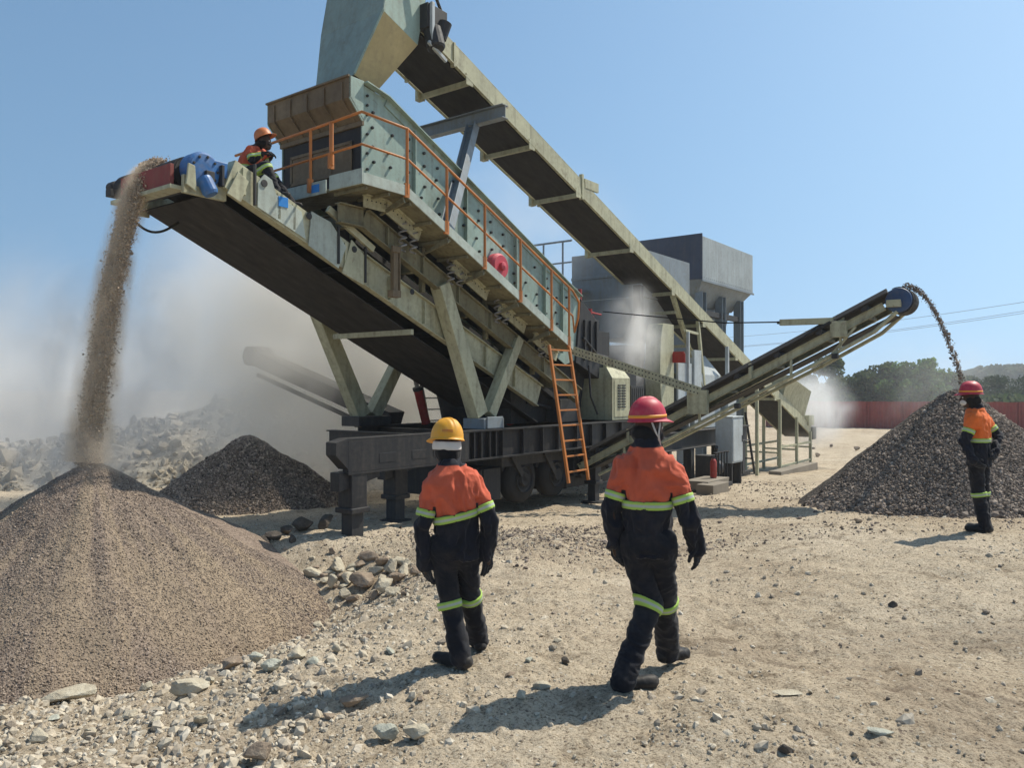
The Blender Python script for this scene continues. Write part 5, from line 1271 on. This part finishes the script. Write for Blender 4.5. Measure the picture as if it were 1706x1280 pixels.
# red-helmeted walker, stepping away to the right
J = dict(head=(.01, .04, 1.615), neck=(0, .01, 1.485), shL=(-.145, .04, 1.36), shR=(.158, -.04, 1.35), elL=(-.225, .02, 1.10), elR=(.250, -.09, 1.05),
         wrL=(-.20, .05, .88), tipL=(-.175, .07, .71), wrR=(.305, -.02, .875), tipR=(.345, .03, .71),
         hipL=(-.08, .04, .87), hipR=(.09, -.02, .87), kneeL=(.02, .04, .49), ankL=(-.165, -.14, .10), toeL=(.015, -.09, .035),
         kneeR=(.135, .14, .49), ankR=(.20, .36, .10), toeR=(.33, .43, .035))
red_loc = stand(1078, 4.95)
person(red_loc, dict(joints=J, yaw=R_(18), head_yaw=R_(62), hat_pitch=R_(-2), hat_roll=R_(0),
    torso=[(.81, .01, .02, .160, .128), (.95, .01, .02, .154, .122), (1.10, .0, .01, .152, .122), (1.28, .0, .01, .160, .130), (1.37, .005, .0, .166, .126), (1.43, .0, .01, .155, .112), (1.475, .0, .01, .115, .098), (1.515, .0, .015, .086, .086), (1.55, .0, .02, .075, .078)],
    band_z=1.165, sleeve_band=.155, collar_z=1.50, leg_band=(.015, .02), glove_n=((.6, .5, 0), (-.6, .6, 0)), thumb=(1, -1), curl=.55, seed=2, trouser=(.094, .080, .079), sleeve=(.067, .052)),
    'person in orange and navy workwear and red hard hat striding away at the centre', extras=(mask('snood'), strap))
# yellow-helmeted walker, stooped
J = dict(head=(-.055, .06, 1.482), neck=(-.025, .015, 1.36), shL=(-.145, -.03, 1.225), shR=(.135, .02, 1.245), elL=(-.205, -.06, .96), elR=(.240, -.01, 1.0),
         wrL=(-.195, -.02, .715), tipL=(-.17, .01, .545), wrR=(.225, .03, .765), tipR=(.225, .06, .60),
         hipL=(-.075, 0, .79), hipR=(.075, .03, .79), kneeL=(-.035, .02, .43), ankL=(.045, -.04, .10), toeL=(-.115, .05, .035),
         kneeR=(.10, .14, .44), ankR=(.15, .30, .10), toeR=(.09, .46, .035))
yel_loc = stand(757, 5.28)
person(yel_loc, dict(joints=J, yaw=R_(-14), head_yaw=R_(-38), hat_pitch=R_(4), hat_roll=R_(6), ridges=3,
    torso=[(.73, .02, .02, .152, .125), (.85, .015, .02, .148, .12), (1.0, .01, .01, .146, .12), (1.15, .0, -.01, .152, .130), (1.235, -.01, -.01, .158, .126), (1.30, -.015, .0, .148, .112), (1.345, -.022, .01, .110, .098), (1.385, -.03, .02, .084, .084), (1.415, -.035, .03, .073, .075)],
    band_z=1.05, band_slope=.22, sleeve_band=.155, collar_z=1.365, leg_band=(.015, .01), hat_s=.93, brim=.04, glove_n=((.5, .6, 0), (-.5, .7, 0)), thumb=(1, -1), curl=.35, seed=6, trouser=(.088, .072, .073), sleeve=(.065, .053)),
    'person in yellow hard hat and orange and navy workwear, walking with head lowered', hat='hat_yellow', stripe=None, extras=(headband,))
# lone worker by the right-hand pile, hands behind the hips
J = dict(head=(-.10, .01, 1.62), neck=(-.055, 0, 1.485), shL=(-.13, -.09, 1.36), shR=(.11, .10, 1.36), elL=(-.245, -.10, 1.10), elR=(.245, .06, 1.16),
         wrL=(-.19, -.17, .90), tipL=(-.11, -.21, .80), wrR=(.14, -.10, 1.0), tipR=(.07, -.17, .90),
         hipL=(-.075, -.03, .89), hipR=(.065, .05, .89), kneeL=(-.035, -.03, .48), ankL=(.02, -.06, .10), toeL=(-.13, .03, .035), kneeR=(.055, .05, .48), ankR=(.085, .06, .10), toeR=(-.04, .16, .035))
far_loc = stand(1632, 9.4)
person(far_loc, dict(joints=J, yaw=R_(-48), head_yaw=R_(-68),
    torso=[(.80, -.01, 0, .155, .13), (.95, -.01, 0, .145, .12), (1.10, -.015, 0, .145, .12), (1.28, -.02, 0, .16, .13), (1.37, -.03, 0, .178, .126), (1.43, -.04, 0, .150, .112), (1.475, -.047, 0, .112, .098), (1.515, -.055, 0, .085, .085), (1.55, -.06, 0, .074, .076)],
    band_z=1.14, sleeve_band=.12, collar_z=1.50, leg_band=(.02, .02), glove_n=((.4, .5, .3), (-.5, .5, 0)), thumb=(1, -1), curl=.6, seed=9),
    'person with red hard hat and hands behind the back standing before the grey gravel pile', jacket='jacket_bright', extras=(mask('white_cloth'),), h=.0105)
# man sitting astride the discharge conveyor, reaching for the railing
hp = W(-1.05, 1.15, 4.80)
J = dict(head=(.29, -.03, .50), neck=(.18, 0, .42), shL=(.14, .16, .34), shR=(.15, -.17, .33), elL=(.20, .20, .22), elR=(.19, -.20, .20), wrL=(.30, .16, .33), tipL=(.40, .10, .37), wrR=(.31, -.16, .29), tipR=(.42, -.14, .33),
         hipL=(.0, .09, .0), hipR=(.0, -.09, .0), kneeL=(.34, .22, .06), ankL=(.58, .24, -.28), toeL=(.74, .24, -.36), kneeR=(.38, -.20, .10), ankR=(.54, -.24, -.26), toeR=(.70, -.24, -.33))
person(hp, dict(joints=J, yaw=R_(90), head_yaw=R_(88), head_pitch=.4, hat_pitch=R_(-24),
    torso=[(-.12, .0, 0, .18, .15), (.0, .0, 0, .18, .145), (.12, .02, 0, .18, .14), (.22, .075, 0, .18, .14), (.31, .125, 0, .17, .13), (.37, .155, 0, .135, .11), (.42, .18, 0, .095, .09), (.46, .20, 0, .074, .075)],
    band_z=.14, sleeve_band=.08, collar_z=.41, leg_band=(.03, .03), glove_n=((.2, -.3, -1), (.2, .3, -1)), thumb=(-1, 1), curl=.9, seed=12),
    'person in orange hard hat perched on the conveyor head beside the falling stream', hat='hat_orange', stripe=None, h=.011, extras=(mask('snood', .05),))
# ------------------------------------------------------------------ falling streams
def stream(name, p0, vel, T, width, spread, n, size, seed, lab, axis, mat):
    g = np.random.default_rng(seed); t = T * g.uniform(0, 1, n) ** .72
    k = t / T; w = g.normal(0, 1, n) * width * (1 - .25 * k) ; fw = g.normal(0, 1, n) * (spread * (.35 + .9 * k))
    clump = 0.5 * vnoise(t * 9 + seed, w * 6 / width) ; fw += clump * spread * .8
    base = np.array(p0)[None] + np.array(vel)[None] * t[:, None]; base[:, 2] -= 4.9 * t ** 2
    ax = np.array(axis); vd = np.array(vel) * [1, 1, 0]; vd = vd / np.linalg.norm(vd)
    Pn = base + ax * w[:, None] + vd * fw[:, None] + np.array([0, 0, 1]) * g.normal(0, .03, n)[:, None]
    s = size * g.lognormal(0, .45, n); V, F = stones(Pn, s, g, flat=.5)
    return tag(np_mesh(name, V, F, mat), lab, 'material stream', kind='stuff')
VAX = (-UA[1], UA[0], 0)
h0 = W(-2.15, 1.46, 4.76)
stream('falling_sand', h0, (-UA[0] * .98, -UA[1] * .98, .35), .935, .10, .045, 120000, .0066, 4, 'thick curtain of tan crusher sand falling from the conveyor head to the pile', VAX, M['grain'])
g0 = W(6.9, -5.98, 3.49)
stream('falling_gravel', g0, (UA[1] * 1.42, -UA[0] * 1.42, .42), .67, .05, .022, 2600, .0078, 5, 'thin arc of dark gravel thrown from the blue head of the side conveyor', (UA[0], UA[1], 0), M['gravel'])

# ------------------------------------------------------------------ fence, cables
def fence():
    root = empty('boundary_fence', (26, 66, gz(26, 66))); tag(root, 'long dark red sheet metal fence across the back of the yard', 'fence')
    A, B = np.array([22.0, 67.5]), np.array([52, 56.0]); n = 300; m = MB(); t = np.linspace(0, 1, n)
    z0 = -1.45; pr = []
    d = (B - A) / np.linalg.norm(B - A); nn = np.array([-d[1], d[0]])
    V = []; F = []
    for i, k in enumerate(t):
        p = A + (B - A) * k + nn * (.035 * (1 if (i // 2) % 2 else -1)); top = z0 + 2.25 + .02 * math.sin(i * .4)
        V += [(p[0] - 26, p[1] - 66, z0 - .3 - root.location.z), (p[0] - 26, p[1] - 66, top - root.location.z)]
        if i: F.append((2 * i - 2, 2 * i, 2 * i + 1, 2 * i - 1))
    o = np_mesh('sheet_panel', np.array(V), np.array(F), M['fence'], root); s = o.modifiers.new('thickness', 'SOLIDIFY'); s.thickness = .01
    for k in np.linspace(0, 1, 13):
        p = A + (B - A) * k - nn * .1; m = MB(); m.box(p[0] - 26 - .05, p[0] - 26 + .05, p[1] - 66 - .05, p[1] - 66 + .05, z0 - .2 - root.location.z, z0 + 2.2 - root.location.z); m.build('post', [M['fence']], root, 0)
M['fence'] = paint('fence_red', (0.28, 0.05, 0.042), 0.7, amount=.35, dirt=(.26, .16, .12))
fence()
def wire(px0, py0, px1, py1, D0, D1, lab, grp):
    a = Vector(((px0 - 853) / 1300 * D0, D0, 1.75 + (650 - py0) / 1300 * D0)); b = Vector(((px1 - 853) / 1300 * D1, D1, 1.75 + (650 - py1) / 1300 * D1))
    d = b - a; a = a - d * .6; b = b + d * .5
    m = MB(); m.tube([a.lerp(b, k / 24) - Vector((0, 0, 1.2 * (1 - (2 * k / 24 - 1) ** 2) - .95)) for k in range(25)], .018, 6)
    tag(m.build('power_line', [M['wire']], None, 0), lab, 'power line', grp)
M['wire'] = paint('aluminium_wire', (0.30, 0.31, 0.33), .5, amount=.1)
wire(1240, 560, 1706, 505, 90, 62, 'uppermost of the overhead power lines crossing the sky at the right', 'overhead power lines')
wire(1240, 576, 1706, 520, 90, 62, 'overhead power line just below the uppermost one', 'overhead power lines')
wire(1240, 577.5, 1706, 523.5, 92, 64, 'lowest overhead power line, close under its neighbour', 'overhead power lines')

# ------------------------------------------------------------------ trees
def leaf_mat(name, a, b_, c):
    m, n, l, b = newmat(name); g = n.new('ShaderNodeNewGeometry'); r = ramp(n, [(0, a), (.5, b_), (1, c)]); l.new(g.outputs['Random Per Island'], r.inputs[0])
    l.new(r.outputs[0], b.inputs['Base Color']); b.inputs['Roughness'].default_value = .7; b.inputs['Specular IOR Level'].default_value = .2
    tl = n.new('ShaderNodeBsdfTranslucent'); l.new(r.outputs[0], tl.inputs[0]); mx = n.new('ShaderNodeMixShader'); mx.inputs[0].default_value = .4; l.new(b.outputs[0], mx.inputs[1]); l.new(tl.outputs[0], mx.inputs[2]); l.new(mx.outputs[0], n['Material Output'].inputs[0])
    return m
M['leaf'] = leaf_mat('leaves', (0.025, 0.045, 0.022), (0.06, 0.09, 0.035), (0.105, 0.14, 0.055))
M['leaf_green'] = leaf_mat('fresh_leaves', (0.045, 0.10, 0.028), (0.085, 0.17, 0.042), (0.13, 0.22, 0.06))
M['leaf_far'] = leaf_mat('far_leaves', (0.035, 0.055, 0.032), (0.055, 0.08, 0.045), (0.075, 0.10, 0.06))
M['bark'] = rock_mat('bark', (0.05, 0.04, 0.03), (0.09, 0.07, 0.05), (0.15, 0.12, 0.09))
def leaves(P_, size, g):
    n = len(P_); Rm = rand_rot(n, g); q = np.array([(-.5, -.3, 0), (.5, -.3, .1), (.5, .3, 0), (-.5, .3, -.1)])
    V = np.einsum('nij,kj->nki', Rm, q) * (size * g.lognormal(0, .3, n))[:, None, None] + P_[:, None]
    return V.reshape(-1, 3), np.arange(n * 4).reshape(-1, 4)
def tree(x, y, H, Wd, seed, label, mat='leaf', dens=1.0):
    g = np.random.default_rng(seed); z0 = gz(x, y); root = empty('tree', (x, y, z0)); tag(root, label, 'tree', 'trees beyond the red fence')
    tr = MB(); tr.tube([(0, 0, -.3), (.05 * H * g.uniform(-1, 1), 0, H * .3), (.06 * H * g.uniform(-1, 1), .02 * H, H * .6)], [H * .03, H * .022, H * .012], 8)
    cl = []
    nc = int(26 * dens)
    for k in range(nc):
        a = g.uniform(0, 2 * math.pi); rr = Wd * .5 * math.sqrt(g.uniform(.02, 1)); zz = g.uniform(.16, .93)
        env = math.sin(min(1, (zz - .06) / .9) * math.pi) ** .55; cl.append((rr * math.cos(a) * env, rr * math.sin(a) * env, H * zz, g.uniform(.09, .17) * Wd))
        if k < 9: tr.tube([(0, 0, H * g.uniform(.2, .4)), (cl[-1][0] * .5, cl[-1][1] * .5, H * (zz * .5 + .2)), cl[-1][:3]], [H * .012, H * .008, H * .004], 6)
    tr.build('trunk', [M['bark']], root, 0, True)
    Ps = []
    for cx, cy, cz_, r in cl:
        n = int(170 * (r / (.13 * Wd)) ** 2); d = g.normal(size=(n, 3)); d /= np.linalg.norm(d, axis=1)[:, None]; Ps.append(np.array([cx, cy, cz_]) + d * (r * g.uniform(.35, 1.1, n) ** .6)[:, None] * [1.15, 1.15, .8])
    V, F = leaves(np.vstack(Ps), .34 * H / 7, g); np_mesh('crown', V, F, M[mat], root)
def tpos(px, D): return ((px - 853) / 1300 * D, D)
T_ = [(1340, 118, 5.0, 6, 'low dim tree at the left end of the row, next to the conveyor tail dust', 'leaf', .9), (1385, 112, 7.6, 7.0, 'rounded dark tree standing left in the row, taller than its left neighbour', 'leaf', .9), (1435, 114, 5.9, 7, 'lower tree in the dip between the two taller trees of the row', 'leaf', .9),
      (1478, 116, 6.9, 8, 'olive tree half veiled by pale dust, left of the brightest green tree', 'leaf', 1.), (1535, 110, 7.7, 8.5, 'tallest and brightest green tree, rising behind the gravel stream', 'leaf_green', 1.3), (1508, 112, 7.1, 7, 'broad tree merging into the left side of the brightest green tree', 'leaf_green', 1.), (1578, 116, 5.8, 7, 'low dark tree right of the brightest green tree', 'leaf', 1.),
      (1410, 120, 5.4, 7, 'small tree tucked behind the rounded dark tree', 'leaf', .9), (1612, 125, 5.2, 8, 'dark tree behind the red helmet of the lone worker', 'leaf_far', 1.), (1655, 128, 5.0, 9, 'dark bushy tree right of the lone worker above the fence', 'leaf_far', 1.), (1702, 128, 5.0, 9, 'dark bushy tree cut by the right edge of the photo', 'leaf_far', 1.), (1760, 125, 5.6, 9, 'dark tree just beyond the right edge', 'leaf_far', 1.), (1300, 125, 4.6, 7, 'low tree hidden behind the conveyor tail', 'leaf', .8)]
for k, (px, D, H, Wd, lab, mt, dn) in enumerate(T_):
    if 1250 < px < 1720 and px != 1300: x, y = tpos(px, D); tree(x, y, H, Wd, 50 + k, lab, mt, dn)
def far_wood():
    g = np.random.default_rng(8); n = 26000; az = np.radians(g.uniform(18, 50, n)); D = g.uniform(520, 640, n)
    ridge = 7 + 4 * fbm(az * 14, az * 0 + 3, o=4) + 4 * smooth(R_(24), R_(33), az); zt_ = g.uniform(-2, 1, n)
    z = -4 + (ridge + 6) * g.uniform(0, 1, n) ** .5
    V, F = leaves(np.stack([D * np.sin(az), D * np.cos(az), z], -1), 3.0, g)
    tag(np_mesh('distant_wood', V, F, M['leaf_far']), 'distant blue wooded ridge on the horizon at the right', 'woods', kind='stuff')
far_wood()
def far_scrub():
    g = np.random.default_rng(9); n = 6000; az = np.radians(g.uniform(18, 42, n)); D = g.uniform(128, 150, n)
    z = -1.5 + 2.4 * g.uniform(0, 1, n) ** .7 * (1 + .3 * fbm(az * 30, az * 0, o=3))
    V, F = leaves(np.stack([D * np.sin(az), D * np.cos(az), z], -1), .75, g); tag(np_mesh('scrub', V, F, M['leaf']), 'low dark scrub filling the gaps under the trees beyond the fence', 'scrub', kind='stuff')
far_scrub()

# ------------------------------------------------------------------ dust in the air
def dust(name, c, r, dens, col, label, nscale=1.6, seed=0.0, lo=.42, hi=.72, rot=0.0, pw=1.0):
    import bmesh
    bm = bmesh.new(); bmesh.ops.create_icosphere(bm, subdivisions=3, radius=1.0); me = bpy.data.meshes.new(name); bm.to_mesh(me); bm.free()
    o = bpy.data.objects.new(name, me); COL.objects.link(o); o.location = c; o.scale = r; o.rotation_euler = (0, rot, 0)
    m = bpy.data.materials.new(name); m.use_nodes = True; n = m.node_tree.nodes; l = m.node_tree.links; n.clear()
    out = n.new('ShaderNodeOutputMaterial'); v = n.new('ShaderNodeVolumePrincipled'); l.new(v.outputs[0], out.inputs['Volume'])
    v.inputs['Color'].default_value = tuple(col) + (1,); v.inputs['Anisotropy'].default_value = 0.6
    tc = n.new('ShaderNodeTexCoord'); ln = n.new('ShaderNodeVectorMath'); ln.operation = 'LENGTH'; l.new(tc.outputs['Object'], ln.inputs[0])
    fo = n.new('ShaderNodeMapRange'); fo.interpolation_type = 'SMOOTHERSTEP'; fo.inputs[1].default_value = 1.0; fo.inputs[2].default_value = .15; l.new(ln.outputs['Value'], fo.inputs[0])
    geo = n.new('ShaderNodeNewGeometry'); mp = n.new('ShaderNodeMapping'); mp.inputs['Location'].default_value = (seed, seed * .7, 0); l.new(geo.outputs['Position'], mp.inputs['Vector'])
    t = tex_noise(n, l, mp.outputs[0], nscale, 3, .55, .6)
    mr = n.new('ShaderNodeMapRange'); mr.inputs[1].default_value = lo; mr.inputs[2].default_value = hi; l.new(t.outputs[0], mr.inputs[0])
    a = n.new('ShaderNodeMath'); a.operation = 'MULTIPLY'; l.new(fo.outputs[0], a.inputs[0]); l.new(mr.outputs[0], a.inputs[1])
    b = n.new('ShaderNodeMath'); b.operation = 'MULTIPLY'; l.new(a.outputs[0], b.inputs[0]); b.inputs[1].default_value = dens; l.new(b.outputs[0], v.inputs['Density'])
    me.materials.append(m); tag(o, label, 'dust cloud', kind='stuff'); return o
BEIGE = (0.955, 0.938, 0.905); TAN = (0.965, 0.95, 0.925); OLD = (0.995, 0.982, 0.96); PALE = (0.998, 0.994, 0.985)
dust('dust_cloud', (-2.6, 17.6, 1.6), (2.6, 1.6, 2.6), 1.1, BEIGE, 'beige dust curling between the raking legs above the black chassis', .8, 6.0, .22, .62)
dust('dust_cloud', (-4.7, 16.1, 2.0), (2.2, .95, 1.9), 1.2, BEIGE, 'dust veil hiding the far side conveyor left of the raking legs', .8, 1.0, .25, .65)
dust('dust_cloud', (-4.4, 19.2, 3.0), (6.2, 3.2, 5.4), 2.3, BEIGE, 'broad beige dust cloud drifting behind the raking legs of the screening plant', .55, 2.0, .25, .65)
dust('dust_cloud', (-6.7, 11.3, 1.6), (2.4, 1.2, 2.9), 1.6, TAN, 'thin grey dust drifting off the left side of the falling sand', .9, 7.0, .38, .7)
dust('dust_cloud', (-4.85, 10.4, 2.1), (.65, .6, 2.2), 1.5, TAN, 'dust sheath hanging round the falling sand curtain', 1.6, 3.0, .35, .7, rot=.10)
dust('dust_cloud', (3.0, 19.8, 3.1), (1.1, 1.0, 1.7), 3.2, PALE, 'white dust puff rising over the crusher in front of the grey hopper plate', 1.1, 5.0, .36, .66)
dust('dust_cloud', (12.3, 32.0, 1.0), (2.2, 1.5, 2.1), 1.3, PALE, 'bright white dust boiling out behind the tail of the feed conveyor', .8, 9.0, .25, .6)
dust('dust_cloud', (10.2, 18.5, 1.9), (2.6, 1.6, 1.7), .16, TAN, 'faint dust haze drifting left of the grey gravel pile top', .8, 4.0, .4, .7)

dust('dust_cloud', (-25, 42, 1.0), (24, 6, 7.5), .30, TAN, 'distant dust hanging over the yard beyond the rubble mound', .2, 3.0, .1, .6)
dust('dust_cloud', (-5.2, 9.75, .95), (.75, .6, .5), 2.6, BEIGE, 'small dust burst where the falling sand lands on the tan pile', 2.2, 2.0, .25, .6)
dust('dust_cloud', (.3, 22.5, 6.0), (4.5, 2.0, 3.4), .22, TAN, 'faint dust thinning into the sky above the screen railing', .6, 8.0, .3, .7)
dust('dust_cloud', (-14.0, 21.8, .4), (10.5, 2.4, 4.2), .22, TAN, 'low dust bank lying along the foot of the rubble mound at the far left', .5, 11.0, .2, .65)
def haze():
    m = MB(); x0, x1, y0, y1, z0, z1 = -420, 520, -30, 700, -4.5, 26
    m.box(x0, x1, y0, y1, z0, z1)
    mt = bpy.data.materials.new('haze'); mt.use_nodes = True; n = mt.node_tree.nodes; n.clear()
    o = n.new('ShaderNodeOutputMaterial'); v = n.new('ShaderNodeVolumePrincipled'); mt.node_tree.links.new(v.outputs[0], o.inputs['Volume'])
    v.inputs['Color'].default_value = (.86, .92, .98, 1); v.inputs['Density'].default_value = HAZE
    tag(m.build('haze', [mt]), 'thin pale haze in the air over the whole yard', 'haze', kind='stuff')
HAZE = 0.0006
haze()

def sand_core():
    # the thick of the fall: fines carried down with the grains, densest on the line of the fall
    n = 24; m = MB(); vel = (-UA[0] * .98, -UA[1] * .98, .35); pts = []; rs = []
    for k in range(n):
        t = .03 + .90 * k / (n - 1); pts.append((h0[0] + vel[0] * t, h0[1] + vel[1] * t, h0[2] + vel[2] * t - 4.9 * t * t)); rs.append(.30 + .16 * k / n)
    m.tube(pts, rs, 24)
    o = m.build('sand_mist', [bpy.data.materials.new('sand_mist')], None, 0, True)
    mt = o.data.materials[0]; mt.use_nodes = True; nn = mt.node_tree.nodes; l = mt.node_tree.links; nn.clear()
    out = nn.new('ShaderNodeOutputMaterial'); v = nn.new('ShaderNodeVolumePrincipled'); l.new(v.outputs[0], out.inputs['Volume']); v.inputs['Color'].default_value = (.90, .77, .60, 1)
    g = nn.new('ShaderNodeNewGeometry'); sp = nn.new('ShaderNodeSeparateXYZ'); l.new(g.outputs['Position'], sp.inputs[0])
    def M2(op, a, b=None, c=None):
        q = nn.new('ShaderNodeMath'); q.operation = op
        for i_, s_ in enumerate((a, b, c)):
            if s_ is None: continue
            if hasattr(s_, 'is_output'): l.new(s_, q.inputs[i_])
            else: q.inputs[i_].default_value = s_
        return q.outputs[0]
    drop = M2('MAXIMUM', M2('SUBTRACT', h0[2] + .0063, sp.outputs[2]), 0.0)
    t = M2('ADD', M2('SQRT', M2('MULTIPLY', drop, 1 / 4.9)), .0357)               # time of fall at this height
    dx = M2('SUBTRACT', sp.outputs[0], M2('MULTIPLY_ADD', t, vel[0], h0[0])); dy = M2('SUBTRACT', sp.outputs[1], M2('MULTIPLY_ADD', t, vel[1], h0[1]))
    d = M2('SQRT', M2('ADD', M2('MULTIPLY', dx, dx), M2('MULTIPLY', dy, dy)))
    rel = M2('DIVIDE', d, M2('MULTIPLY_ADD', t, .20, .17))
    fo = nn.new('ShaderNodeMapRange'); fo.interpolation_type = 'SMOOTHSTEP'; fo.inputs[1].default_value = 1.0; fo.inputs[2].default_value = .3; l.new(rel, fo.inputs[0])
    mp = nn.new('ShaderNodeMapping'); mp.inputs['Scale'].default_value = (1, 1, .4); l.new(g.outputs['Position'], mp.inputs['Vector'])
    tn = tex_noise(nn, l, mp.outputs[0], 6.5, 4, .62, .5); mr = nn.new('ShaderNodeMapRange'); mr.inputs[1].default_value = .36; mr.inputs[2].default_value = .64; mr.inputs[4].default_value = 11
    l.new(tn.outputs[0], mr.inputs[0]); l.new(M2('MULTIPLY', M2('MULTIPLY', mr.outputs[0], fo.outputs[0]), M2('LESS_THAN', sp.outputs[2], h0[2] + .02)), v.inputs['Density'])
    tag(o, 'tan mist of fines falling inside the thick sand curtain at the left', 'dust', kind='stuff')
sand_core()
